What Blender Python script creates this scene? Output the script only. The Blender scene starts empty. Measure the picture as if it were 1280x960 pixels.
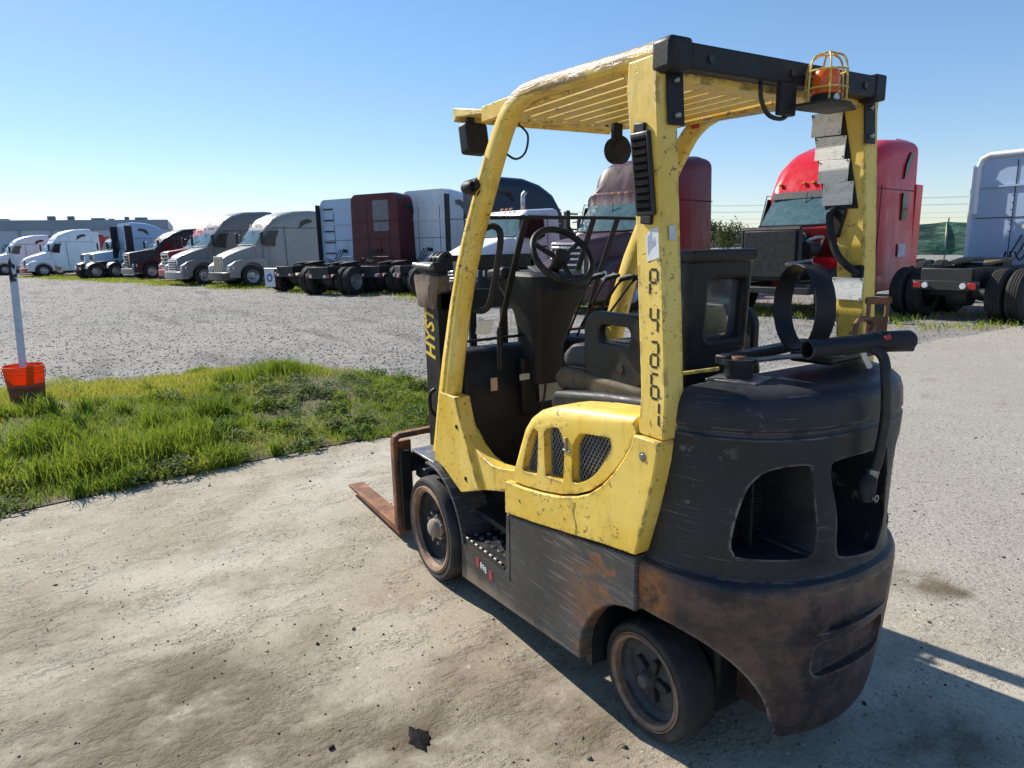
import bpy, bmesh, math, random
import numpy as np
from mathutils import Vector, Matrix
R = math.radians
sc = bpy.context.scene
COL = sc.collection
random.seed(7)

# ------------------------------------------------------------------ camera
cam_d = bpy.data.cameras.new('camera')
cam_d.sensor_fit = 'HORIZONTAL'
cam_d.sensor_width = 36.0
cam_d.lens = 846.9 / 1280 * 36.0
cam_d.clip_start = 0.05
cam_d.clip_end = 6000
cam = bpy.data.objects.new('camera', cam_d)
COL.objects.link(cam)
YAW, PITCH, ROLL = -0.5412, 0.2020, -0.0225
_f = Vector((math.cos(PITCH) * math.cos(YAW), math.cos(PITCH) * math.sin(YAW), -math.sin(PITCH)))
_r = _f.cross(Vector((0, 0, 1))).normalized()
_u = _r.cross(_f)
_r2 = _r * math.cos(ROLL) + _u * math.sin(ROLL)
_u2 = -_r * math.sin(ROLL) + _u * math.cos(ROLL)
cm = Matrix((_r2, _u2, -_f)).transposed().to_4x4()
cm.translation = (-1.5529, 1.8377, 1.6764)
cam.matrix_world = cm
sc.camera = cam

# ------------------------------------------------------------------ sky, sun, exposure
SUN_AZ, SUN_EL = R(16.5), R(38.0)
SUN = Vector((math.cos(SUN_EL) * math.cos(SUN_AZ), math.cos(SUN_EL) * math.sin(SUN_AZ), math.sin(SUN_EL)))
world = bpy.data.worlds.new('World')
sc.world = world
world.use_nodes = True
wn = world.node_tree
wn.nodes.clear()
sky = wn.nodes.new('ShaderNodeTexSky')
sky.sky_type = 'NISHITA'
sky.sun_disc = False
sky.sun_elevation = SUN_EL
sky.sun_rotation = math.atan2(SUN.x, SUN.y)
sky.altitude = 0
sky.air_density = 1.0
sky.dust_density = 0.1
sky.ozone_density = 3.0
bg = wn.nodes.new('ShaderNodeBackground')
bg.inputs['Strength'].default_value = 0.148
wo = wn.nodes.new('ShaderNodeOutputWorld')
hs = wn.nodes.new('ShaderNodeHueSaturation')
hs.inputs['Saturation'].default_value = 1.2
tint = wn.nodes.new('ShaderNodeMix'); tint.data_type = 'RGBA'; tint.blend_type = 'MULTIPLY'
tint.inputs[0].default_value = 1.0
tint.inputs[7].default_value = (.90, .94, 1.04, 1)
wn.links.new(sky.outputs[0], hs.inputs['Color'])
gm = wn.nodes.new('ShaderNodeGamma')
gm.inputs['Gamma'].default_value = 0.75
wn.links.new(hs.outputs[0], gm.inputs['Color'])
wn.links.new(gm.outputs[0], tint.inputs[6])
wn.links.new(tint.outputs[2], bg.inputs[0])
wn.links.new(bg.outputs[0], wo.inputs[0])
sun_d = bpy.data.lights.new('sun', 'SUN')
sun_d.energy = 4.8
sun_d.angle = R(0.53)
sun_d.color = (1.0, 0.94, 0.84)
sun = bpy.data.objects.new('sun', sun_d)
sun.rotation_euler = SUN.to_track_quat('Z', 'Y').to_euler()
sun.location = (0, 0, 30)
COL.objects.link(sun)
sc.view_settings.view_transform = 'Standard'
sc.view_settings.look = 'None'
sc.view_settings.exposure = 0.58
sc.view_settings.gamma = 1.0
sc.view_settings.use_curve_mapping = False
sc.render.engine = 'CYCLES'
sc.cycles.use_denoising = True
sc.cycles.max_bounces = 6
sc.cycles.transparent_max_bounces = 8

# ------------------------------------------------------------------ node helpers
class NT:
    def __init__(s, name):
        s.m = bpy.data.materials.new(name)
        s.m.use_nodes = True
        s.t = s.m.node_tree
        s.b = s.t.nodes['Principled BSDF']
        s.tc = None
    def n(s, typ, **kw):
        x = s.t.nodes.new(typ)
        for k, v in kw.items():
            setattr(x, k, v)
        return x
    def l(s, a, b):
        s.t.links.new(a, b)
    def co(s, scale=(1, 1, 1), kind='Object', loc=(0, 0, 0), rot=(0, 0, 0)):
        if s.tc is None:
            s.tc = s.n('ShaderNodeTexCoord')
        mp = s.n('ShaderNodeMapping')
        mp.inputs['Scale'].default_value = scale
        mp.inputs['Location'].default_value = loc
        mp.inputs['Rotation'].default_value = rot
        s.l(s.tc.outputs[kind], mp.inputs['Vector'])
        return mp.outputs[0]
    def noise(s, vec, scale, detail=4, rough=.6, dist=0):
        x = s.n('ShaderNodeTexNoise')
        x.inputs['Scale'].default_value = scale
        x.inputs['Detail'].default_value = detail
        x.inputs['Roughness'].default_value = rough
        x.inputs['Distortion'].default_value = dist
        if vec is not None:
            s.l(vec, x.inputs['Vector'])
        return x.outputs['Fac']
    def voro(s, vec, scale, feature='F1', out='Distance', rand=1):
        x = s.n('ShaderNodeTexVoronoi', feature=feature)
        x.inputs['Scale'].default_value = scale
        x.inputs['Randomness'].default_value = rand
        s.l(vec, x.inputs['Vector'])
        return x.outputs[out]
    def ramp(s, fac, a, b, lo=0., hi=1.):
        x = s.n('ShaderNodeMapRange')
        x.interpolation_type = 'SMOOTHSTEP'
        x.inputs['From Min'].default_value = a
        x.inputs['From Max'].default_value = b
        x.inputs['To Min'].default_value = lo
        x.inputs['To Max'].default_value = hi
        s.l(fac, x.inputs['Value'])
        return x.outputs[0]
    def math(s, op, a, b=None):
        x = s.n('ShaderNodeMath', operation=op)
        for i, v in enumerate((a, b)):
            if v is None:
                continue
            if isinstance(v, (int, float)):
                x.inputs[i].default_value = v
            else:
                s.l(v, x.inputs[i])
        return x.outputs[0]
    def mix(s, fac, a, b):
        x = s.n('ShaderNodeMix', data_type='RGBA')
        for i, v in ((0, fac), (6, a), (7, b)):
            if isinstance(v, (int, float)):
                x.inputs[i].default_value = v
            elif isinstance(v, tuple):
                x.inputs[i].default_value = (*v, 1) if len(v) == 3 else v
            else:
                s.l(v, x.inputs[i])
        return x.outputs[2]
    def bump(s, h, strength=.3, dist=.01, prev=None):
        x = s.n('ShaderNodeBump')
        x.inputs['Strength'].default_value = strength
        x.inputs['Distance'].default_value = dist
        s.l(h, x.inputs['Height'])
        if prev is not None:
            s.l(prev, x.inputs['Normal'])
        return x.outputs[0]
    def edge(s, radius=.008, k0=.02, k1=.25):
        """mask that is 1 on convex and concave creases (paint worn off the edges)"""
        bv = s.n('ShaderNodeBevel', samples=3)
        bv.inputs['Radius'].default_value = radius
        ge = s.n('ShaderNodeNewGeometry')
        d = s.n('ShaderNodeVectorMath', operation='DOT_PRODUCT')
        s.l(bv.outputs[0], d.inputs[0])
        s.l(ge.outputs['Normal'], d.inputs[1])
        return s.ramp(s.math('SUBTRACT', 1.0, d.outputs['Value']), k0, k1)
    def set(s, k, v):
        if isinstance(v, (int, float)):
            s.b.inputs[k].default_value = v
        elif isinstance(v, tuple):
            s.b.inputs[k].default_value = (*v, 1) if len(v) == 3 else v
        else:
            s.l(v, s.b.inputs[k])

def simple(name, col, rough=.5, metal=0, var=.25, scale=6, bump=0, bscale=80, col2=None, spec=.5, coat=0):
    """one colour with uneven tone, roughness and fine relief"""
    t = NT(name)
    v = t.co()
    n1 = t.noise(v, scale, 5)
    dark = col2 if col2 else tuple(c * (1 - var) for c in col)
    t.set('Base Color', t.mix(t.ramp(n1, .35, .65), dark, col))
    t.set('Roughness', t.ramp(t.noise(v, scale * 2.3, 3), .3, .7, max(.04, rough - .08), min(1, rough + .1)))
    t.set('Metallic', metal)
    t.set('Specular IOR Level', spec)
    if coat:
        t.set('Coat Weight', coat)
        t.set('Coat Roughness', .08)
    if bump:
        t.set('Normal', t.bump(t.noise(v, bscale, 4), bump, .004))
    return t.m

# ------------------------------------------------------------------ mesh helpers
class MB:
    def __init__(s):
        s.v = []
        s.f = []
    def add(s, vs, fs):
        o = len(s.v)
        s.v += [tuple(p) for p in vs]
        s.f += [tuple(i + o for i in q) for q in fs]
        return s
    def box(s, x0, x1, y0, y1, z0, z1):
        vs = [(x, y, z) for x in (x0, x1) for y in (y0, y1) for z in (z0, z1)]
        return s.add(vs, [(0, 1, 3, 2), (4, 6, 7, 5), (0, 4, 5, 1), (2, 3, 7, 6), (0, 2, 6, 4), (1, 5, 7, 3)])
    def obox(s, c, size, rot=(0, 0, 0)):
        m = Matrix.Translation(c) @ (rot if isinstance(rot, Matrix) else Matrix.Rotation(rot[2], 4, 'Z') @ Matrix.Rotation(rot[1], 4, 'Y') @ Matrix.Rotation(rot[0], 4, 'X'))
        h = [a / 2 for a in size]
        vs = [m @ Vector((x, y, z)) for x in (-h[0], h[0]) for y in (-h[1], h[1]) for z in (-h[2], h[2])]
        return s.add(vs, [(0, 1, 3, 2), (4, 6, 7, 5), (0, 4, 5, 1), (2, 3, 7, 6), (0, 2, 6, 4), (1, 5, 7, 3)])
    def prism(s, pts, axis, a, b):
        def P(p, t):
            if axis == 'x':
                return (t, p[0], p[1])
            if axis == 'y':
                return (p[0], t, p[1])
            return (p[0], p[1], t)
        n = len(pts)
        vs = [P(p, a) for p in pts] + [P(p, b) for p in pts]
        fs = [tuple(range(n))[::-1], tuple(range(n, 2 * n))] + [(i, (i + 1) % n, n + (i + 1) % n, n + i) for i in range(n)]
        return s.add(vs, fs)
    def loft(s, rings, cap=True, closed=True):
        n = len(rings[0])
        vs = [p for r in rings for p in r]
        fs = []
        for k in range(len(rings) - 1):
            for i in range(n if closed else n - 1):
                j = (i + 1) % n
                fs.append((k * n + i, k * n + j, (k + 1) * n + j, (k + 1) * n + i))
        if cap:
            fs.append(tuple(range(n))[::-1])
            fs.append(tuple(range((len(rings) - 1) * n, len(rings) * n)))
        return s.add(vs, fs)
    def tube(s, path, r, n=8, closed=False, up=None):
        P = [Vector(p) for p in path]
        m = len(P)
        rs = r if isinstance(r, (list, tuple)) else [r] * m
        T = []
        for i in range(m):
            a = P[(i - 1) % m] if (closed or i > 0) else P[i]
            b = P[(i + 1) % m] if (closed or i < m - 1) else P[i]
            T.append((b - a).normalized())
        nrm = Vector(up) if up else (Vector((0, 0, 1)) if abs(T[0].z) < .9 else Vector((1, 0, 0)))
        rings = []
        for i in range(m):
            nrm = (nrm - T[i] * nrm.dot(T[i]))
            if nrm.length < 1e-6:
                nrm = T[i].orthogonal()
            nrm.normalize()
            bi = T[i].cross(nrm)
            rings.append([P[i] + (nrm * math.cos(2 * math.pi * k / n) + bi * math.sin(2 * math.pi * k / n)) * rs[i] for k in range(n)])
        if closed:
            rings.append(rings[0])
            return s.loft(rings, cap=False)
        return s.loft(rings)
    def rail(s, path, side, w, h, off=0, rnd=.22):
        """box-section tube swept along a planar path; w across the side vector, h in the plane; corners chamfered"""
        P = [Vector(p) for p in path]
        sd = Vector(side).normalized()
        rings = []
        for i in range(len(P)):
            a = P[i - 1] if i > 0 else P[i]
            b = P[i + 1] if i < len(P) - 1 else P[i]
            t = (b - a).normalized()
            nv = sd.cross(t).normalized()
            k = 1.0
            if 0 < i < len(P) - 1:
                d1 = (P[i] - P[i - 1]).normalized(); d2 = (P[i + 1] - P[i]).normalized()
                k = 1 / max(.5, math.cos(d1.angle(d2) / 2))
            hh = (h[i] if isinstance(h, (list, tuple)) else h) / 2 * k
            ww = w / 2
            c = min(w, hh * 2) * rnd
            cw, ch = ww - c, hh - c
            q = [(-ww, -ch), (-ww, ch), (-cw - c * .3, hh - c * .3), (-cw, hh), (cw, hh), (cw + c * .3, hh - c * .3), (ww, ch), (ww, -ch), (cw + c * .3, -hh + c * .3), (cw, -hh), (-cw, -hh), (-cw - c * .3, -hh + c * .3)]
            rings.append([P[i] + sd * x + nv * y for x, y in q])
        return s.loft(rings)
    def lathe(s, prof, c=(0, 0, 0), axis='y', n=32, a0=0, a1=2 * math.pi):
        """prof: list of (radius, along axis)"""
        full = abs(a1 - a0 - 2 * math.pi) < 1e-6
        rings = []
        for k in range(n if full else n + 1):
            a = a0 + (a1 - a0) * k / n
            ca, sa = math.cos(a), math.sin(a)
            ring = []
            for r, t in prof:
                if axis == 'y':
                    p = (r * ca, t, r * sa)
                elif axis == 'x':
                    p = (t, r * ca, r * sa)
                else:
                    p = (r * ca, r * sa, t)
                ring.append((p[0] + c[0], p[1] + c[1], p[2] + c[2]))
            rings.append(ring)
        if full:
            rings.append(rings[0])
        return s.loft(rings, cap=False, closed=False)
    def mesh(s, name, weld=True, recalc=True):
        me = bpy.data.meshes.new(name)
        me.from_pydata(s.v, [], s.f)
        bm = bmesh.new()
        bm.from_mesh(me)
        if weld:
            bmesh.ops.remove_doubles(bm, verts=bm.verts, dist=1e-5)
        if recalc:
            bmesh.ops.recalc_face_normals(bm, faces=bm.faces)
        bm.to_mesh(me)
        bm.free()
        return me
    def build(s, name, mat, parent=None, bevel=0, seg=2, angle=38, weld=True, subd=0):
        me = s.mesh(name, weld)
        return link(name, me, mat, parent, bevel, seg, angle, subd)

def link(name, me, mat, parent=None, bevel=0, seg=2, angle=38, subd=0):
    if mat is not None:
        me.materials.clear()
        me.materials.append(mat)
    me.polygons.foreach_set('use_smooth', [True] * len(me.polygons))
    me.set_sharp_from_angle(angle=R(angle))
    o = bpy.data.objects.new(name, me)
    COL.objects.link(o)
    if parent is not None:
        o.parent = parent
    if bevel:
        b = o.modifiers.new('bevel', 'BEVEL')
        b.width = bevel
        b.segments = seg
        b.limit_method = 'ANGLE'
        b.angle_limit = R(35)
        b.harden_normals = False
    if subd:
        q = o.modifiers.new('subdivision', 'SUBSURF')
        q.levels = q.render_levels = subd
    return o

def tag(o, label=None, cat=None, group=None, kind=None):
    if label: o['label'] = label
    if cat: o['category'] = cat
    if group: o['group'] = group
    if kind: o['kind'] = kind
    return o

def empty(name, loc=(0, 0, 0), rz=0, label=None, cat=None, group=None):
    o = bpy.data.objects.new(name, None)
    o.empty_display_size = .3
    o.location = loc
    o.rotation_euler = (0, 0, rz)
    COL.objects.link(o)
    return tag(o, label, cat, group)

def copy_tree(o, parent=None):
    c = o.copy()
    COL.objects.link(c)
    c.parent = parent
    for ch in list(o.children):
        copy_tree(ch, c)
    return c

def text_mesh(body, size=1.0, extrude=.001, shear=0, bold=0):
    cu = bpy.data.curves.new('lettering', 'FONT')
    cu.body = body
    cu.size = size
    cu.extrude = extrude
    cu.shear = shear
    cu.offset = bold
    cu.align_x = 'CENTER'
    cu.align_y = 'CENTER'
    cu.resolution_u = 3
    ob = bpy.data.objects.new('lettering', cu)
    COL.objects.link(ob)
    dg = bpy.context.evaluated_depsgraph_get()
    dg.update()
    me = bpy.data.meshes.new_from_object(ob.evaluated_get(dg))
    bpy.data.objects.remove(ob)
    bpy.data.curves.remove(cu)
    return me

def lettering(name, body, size, origin, right, up, mat, parent, extrude=.0008, shear=0, bold=0, sx=1.0):
    """flat lettering: origin is its centre, right and up its reading axes"""
    me = text_mesh(body, size, extrude, shear, bold)
    me.transform(Matrix.Diagonal((sx, 1, 1, 1)))
    r = Vector(right).normalized(); u = Vector(up).normalized(); n = r.cross(u)
    m = Matrix((r, u, n)).transposed().to_4x4()
    m.translation = origin
    me.transform(m)
    return link(name, me, mat, parent)

def rrect(x0, x1, z0, z1, r, n=4):
    """outline of a rounded rectangle"""
    out = []
    for cx, cz, a in ((x1 - r, z1 - r, 0), (x0 + r, z1 - r, 90), (x0 + r, z0 + r, 180), (x1 - r, z0 + r, 270)):
        for k in range(n + 1):
            t = R(a + 90 * k / n)
            out.append((cx + r * math.cos(t), cz + r * math.sin(t)))
    return out

def smooth_path(pts, n=6):
    """Catmull-Rom through the points"""
    P = [Vector(p) for p in pts]
    out = []
    for i in range(len(P) - 1):
        p0 = P[max(0, i - 1)]; p1 = P[i]; p2 = P[i + 1]; p3 = P[min(len(P) - 1, i + 2)]
        for k in range(n):
            t = k / n
            out.append(.5 * ((2 * p1) + (p2 - p0) * t + (2 * p0 - 5 * p1 + 4 * p2 - p3) * t * t + (3 * p1 - p0 - 3 * p2 + p3) * t ** 3))
    out.append(P[-1])
    return out

def round_outline(pts, n=4):
    """smooth closed outline through the points"""
    P = [Vector((p[0], p[1], 0)) for p in pts]
    m = len(P)
    out = []
    for i in range(m):
        p0, p1, p2, p3 = P[i - 1], P[i], P[(i + 1) % m], P[(i + 2) % m]
        for k in range(n):
            t = k / n
            q = .5 * ((2 * p1) + (p2 - p0) * t + (2 * p0 - 5 * p1 + 4 * p2 - p3) * t * t + (3 * p1 - p0 - 3 * p2 + p3) * t ** 3)
            out.append((q.x, q.y))
    return out

def cut(obj_me, cutters):
    """solid minus solids; returns a new mesh"""
    a = bpy.data.objects.new('solid', obj_me)
    COL.objects.link(a)
    tmp = []
    for me in cutters:
        b = bpy.data.objects.new('cutter', me)
        COL.objects.link(b)
        tmp.append(b)
        m = a.modifiers.new('cut', 'BOOLEAN')
        m.operation = 'DIFFERENCE'
        m.solver = 'EXACT'
        m.object = b
    dg = bpy.context.evaluated_depsgraph_get()
    dg.update()
    me = bpy.data.meshes.new_from_object(a.evaluated_get(dg))
    for b in [a] + tmp:
        d = b.data
        bpy.data.objects.remove(b)
        bpy.data.meshes.remove(d)
    return me
# ------------------------------------------------------------------ ground materials
def ground_gravel():
    t = NT('gravel_mat')
    v = t.co()
    big = t.noise(v, .12, 5, .6)
    mid = t.noise(v, 1.3, 5, .65)
    cell = t.n('ShaderNodeTexVoronoi'); cell.inputs['Scale'].default_value = 44
    t.l(v, cell.inputs['Vector'])
    sep = t.n('ShaderNodeSeparateColor'); t.l(cell.outputs['Color'], sep.inputs[0])
    cell2 = t.n('ShaderNodeTexVoronoi'); cell2.inputs['Scale'].default_value = 17
    t.l(v, cell2.inputs['Vector'])
    sep2 = t.n('ShaderNodeSeparateColor'); t.l(cell2.outputs['Color'], sep2.inputs[0])
    stone = t.mix(sep.outputs[0], (.165, .157, .142), (.37, .352, .32))
    stone = t.mix(t.math('MULTIPLY', sep2.outputs[1], .5), stone, (.36, .34, .31))
    gap = t.ramp(cell.outputs['Distance'], .30, .62)
    stone = t.mix(t.math('MULTIPLY', gap, .5), stone, (.10, .093, .083))
    stone = t.mix(t.ramp(mid, .52, .72, 0, .55), stone, (.33, .30, .245))
    col = t.mix(t.ramp(big, .42, .66, 0, .5), stone, (.32, .29, .25))
    # worn tyre lines running along the yard
    for f_, k_ in ((38, .30), (16, .18), (2.3, .22), (.8, .25)):
        g_ = t.noise(v, f_, 2, .8)
        col = t.mix(t.ramp(g_, .54, .66, 0, k_), col, (.095, .087, .077))
        col = t.mix(t.ramp(g_, .46, .36, 0, k_ * .7), col, (.44, .42, .385))
    w = t.noise(t.co(scale=(.16, 1.1, 1), rot=(0, 0, R(-20))), 1.0, 4)
    col = t.mix(t.ramp(w, .54, .66, 0, .6), col, (.12, .11, .097))
    t.set('Base Color', col)
    t.set('Roughness', .9)
    t.set('Specular IOR Level', .25)
    h = t.math('ADD', t.math('MULTIPLY', cell.outputs['Distance'], -1.0), t.math('MULTIPLY', sep.outputs[0], .5))
    t.set('Normal', t.bump(t.math('ADD', h, t.math('MULTIPLY', mid, 1.2)), .6, .016))
    return t.m

def ground_apron():
    t = NT('apron_mat')
    v = t.co()
    sep = t.n('ShaderNodeSeparateXYZ'); t.l(v, sep.inputs[0])
    big = t.noise(v, .5, 6, .62, .1)
    st_ = t.co(scale=(1.25, .8, 1), rot=(0, 0, R(12)))
    mid = t.noise(st_, 1.9, 8, .66, .12)
    rough = t.noise(st_, 3.4, 7, .72, .08)
    col = t.mix(t.ramp(big, .34, .64), (.335, .284, .205), (.49, .44, .35))
    col = t.mix(t.ramp(mid, .34, .54, .55, 0), col, (.26, .212, .148))
    # grey gravelly wear over to the right of the truck
    right = t.ramp(t.math('ADD', sep.outputs[1], t.math('MULTIPLY', big, 1.2)), .6, -1.6)
    col = t.mix(t.math('MULTIPLY', right, .8), col, (.365, .34, .292))
    # roughened patches where the skin has worn off
    wear = t.math('MAXIMUM', t.ramp(rough, .48, .60), t.math('MULTIPLY', right, .95))
    # small pits and grains, dense in the worn patches
    for f_, lo, hi, k_, c_ in ((90, .57, .65, .6, (.11, .09, .066)), (48, .59, .66, .55, (.10, .082, .06)), (24, .63, .69, .5, (.13, .104, .074)), (60, .42, .34, .4, (.56, .52, .44)), (30, .40, .34, .3, (.54, .50, .42))):
        g_ = t.noise(t.co(loc=(f_ * .37, f_ * .11, 0)), f_, 2, .6)
        m = t.math('MULTIPLY', t.ramp(g_, lo, hi, 0, k_), t.ramp(wear, 0, 1, .45, 1.0))
        col = t.mix(m, col, c_)
    for sc_, a, b in ((21, .20, .10), (46, .26, .10)):
        ag = t.n('ShaderNodeTexVoronoi'); ag.inputs['Scale'].default_value = sc_
        t.l(v, ag.inputs['Vector'])
        sp = t.n('ShaderNodeSeparateColor'); t.l(ag.outputs['Color'], sp.inputs[0])
        m = t.math('MULTIPLY', t.ramp(ag.outputs['Distance'], a, b), t.ramp(sp.outputs[0], .74, .8))
        col = t.mix(t.math('MULTIPLY', m, .7), col, t.mix(t.ramp(sp.outputs[1], .45, .55), (.075, .06, .045), (.62, .58, .50)))
    wv = t.n('ShaderNodeVectorMath', operation='ADD')
    nz = t.n('ShaderNodeTexNoise'); nz.inputs['Scale'].default_value = 2.2; nz.inputs['Detail'].default_value = 6
    t.l(v, nz.inputs['Vector'])
    sv = t.n('ShaderNodeVectorMath', operation='SCALE'); sv.inputs['Scale'].default_value = .55
    t.l(nz.outputs['Color'], sv.inputs[0])
    t.l(v, wv.inputs[0]); t.l(sv.outputs[0], wv.inputs[1])
    ck = t.voro(wv.outputs[0], 1.1, 'DISTANCE_TO_EDGE')
    ckm = t.math('MULTIPLY', t.ramp(ck, .007, .001), t.ramp(t.noise(v, .9, 3), .57, .63))
    col = t.mix(t.math('MULTIPLY', ckm, .6), col, (.10, .08, .055))
    # oil and damp stains, soaked into the surface
    st = t.noise(v, .95, 7, .64, .2)
    col = t.mix(t.ramp(st, .58, .72, 0, .5), col, (.15, .118, .078))
    for (x, y, r, k) in ((0.97, 2.09, 0.75, 0.75), (0.78, 1.6, 0.6, 0.75), (0.43, 1.28, 0.45, 0.8), (0.27, 0.74, 0.4, 0.7), (0.13, 0.52, 0.3, 0.8), (0.68, 0.82, 0.3, 0.6), (1.16, 1.83, 0.6, 0.5), (0.08, -1.42, 0.26, 0.95), (-0.01, -1.45, 0.2, 0.9), (1.95, 2.22, 0.5, 0.45), (0.42, 0.46, 0.25, 0.6), (1.26, 1.18, 0.3, 0.45), (0.41, 1.07, 0.22, 0.95), (-0.59, -0.41, 0.3, 0.8), (0.77, 0.55, 0.18, 0.5), (1.94, 1.4, 0.3, 0.4)):
        d = t.n('ShaderNodeVectorMath', operation='DISTANCE')
        t.l(wv.outputs[0], d.inputs[0])
        d.inputs[1].default_value = (x + .27, y + .27, .27)
        m = t.math('MULTIPLY', t.ramp(d.outputs['Value'], r, r * .2, 0, k), t.ramp(rough, .30, .56))
        col = t.mix(m, col, (.135, .105, .068))
    t.set('Base Color', col)
    t.set('Roughness', .88)
    t.set('Specular IOR Level', .25)
    pit = t.noise(v, 52, 4, .75)
    h = t.math('ADD', t.math('MULTIPLY', t.math('MULTIPLY', pit, wear), 1.1), t.math('ADD', t.math('MULTIPLY', rough, .18), t.math('MULTIPLY', t.noise(v, 170, 3, .7), .35)))
    t.set('Normal', t.bump(h, .6, .016))
    return t.m

def soil_mat():
    t = NT('soil_mat')
    v = t.co()
    n = t.noise(v, 3, 6, .7)
    col = t.mix(t.ramp(n, .35, .65), (.085, .068, .045), (.17, .14, .09))
    col = t.mix(t.ramp(t.noise(v, 1.1, 4), .45, .6, 0, .6), col, (.11, .13, .035))
    t.set('Base Color', col)
    t.set('Roughness', .95)
    t.set('Normal', t.bump(t.noise(v, 40, 4), .8, .02))
    return t.m

def leaf_mat(name, a, b, c, trans=.45):
    """a..b..c picked per blade by the tint attribute; thin leaves let light through"""
    t = NT(name)
    at = t.n('ShaderNodeAttribute', attribute_name='tint')
    cr = t.n('ShaderNodeValToRGB')
    cr.color_ramp.elements[0].color = (*a, 1)
    cr.color_ramp.elements[1].color = (*c, 1)
    e = cr.color_ramp.elements.new(.5); e.color = (*b, 1)
    t.l(at.outputs['Fac'], cr.inputs[0])
    t.set('Base Color', cr.outputs[0])
    t.set('Roughness', .65)
    t.set('Specular IOR Level', .12)
    tr = t.n('ShaderNodeBsdfTranslucent')
    t.l(t.mix(.35, cr.outputs[0], (.30, .42, .03)), tr.inputs[0])
    mx = t.n('ShaderNodeMixShader'); mx.inputs[0].default_value = trans
    t.l(t.b.outputs[0], mx.inputs[1]); t.l(tr.outputs[0], mx.inputs[2])
    t.l(mx.outputs[0], t.t.nodes['Material Output'].inputs[0])
    return t.m

# ------------------------------------------------------------------ the ground
def sheet(name, pts, z, mat):
    me = MB()
    me.v = [(x, y, z) for x, y in pts]
    me.f = [tuple(range(len(pts)))]
    o = me.build(name, mat)
    if o.data.polygons[0].normal.z < 0:
        o.data.flip_normals()
    return tag(o, kind='structure')

def wob(t, s=0):
    return .5 * math.sin(t * 1.3 + s) + .3 * math.sin(t * 3.1 + 1.7 * s + 1) + .2 * math.sin(t * 7.7 + 2.3 * s + 2) + .14 * math.sin(t * 19 + s)

def edge_x(y):
    """where the paved apron ends"""
    base = np.interp(y, [-40, -8, -.6, .4, 1.2, 2.6, 6, 30], [4.6, 4.2, 4.07, 4.08, 4.0, 3.82, 3.5, 3.0])
    return float(base) + .05 * wob(y * 1.4)

sheet('gravel_yard', [(-900, -2500), (2500, -2500), (2500, 2500), (-900, 2500)], 0, ground_gravel())
ed = [(edge_x(y), y) for y in np.arange(-40, 30.01, .12)]
apron = sheet('concrete_apron', ed + [(-14, 30), (-14, -40)], .006, ground_apron())
def far_x(y):
    return float(np.interp(y, [-3, -1.6, -1.0, -.3, 1, 3, 8, 14], [4.3, 5.2, 7.2, 8.6, 8.9, 9.1, 9.6, 10])) + .22 * wob(y * 1.9, 3)
lawn_y = np.arange(-1.7, 13, .12)
def soil_z(x, y):
    """the verge is a low uneven hump"""
    x = np.asarray(x, float); y = np.asarray(y, float)
    u = np.clip((x - 4.05) / .9, 0, 1) * np.clip((8.9 - x) / 1.4, 0, 1)
    k = .025 + .05 * (.5 + .5 * np.sin(x * 1.7 + 1) * np.cos(y * 1.3)) + .135 * np.exp(-(((x - 6.9) / 1.3) ** 2 + ((y - 2.8) / 1.1) ** 2)) + .08 * np.exp(-(((x - 6.0) / .8) ** 2 + ((y + .1) / .8) ** 2)) + .06 * np.exp(-(((x - 7.3) / .6) ** 2 + (y / .5) ** 2))
    return .010 + u * u * (3 - 2 * u) * k
def soil():
    mb = MB()
    nx = 60
    rows = []
    for y in lawn_y:
        e0, f0 = edge_x(y) + .02, far_x(y)
        xs = np.linspace(e0, max(e0 + .05, f0), nx)
        rows.append([(x, y, float(z)) for x, z in zip(xs, soil_z(xs, np.full(nx, y)))])
    mb.loft(rows, cap=False, closed=False)
    o = mb.build('grass_verge', soil_mat())
    tag(o, kind='structure')
soil()

rng = np.random.default_rng(11)
def vnoise(x, y, f, s):
    """cheap smooth noise, about 0..1"""
    return .5 + .25 * (np.sin(x * f * 1.9 + s) * np.cos(y * f * 1.6 + 2 * s) + np.sin(x * f * .83 + y * f * 1.31 + 3 * s) * .7 + .5 * np.sin(x * f * 3.7 - y * f * 2.9 + s))

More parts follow.
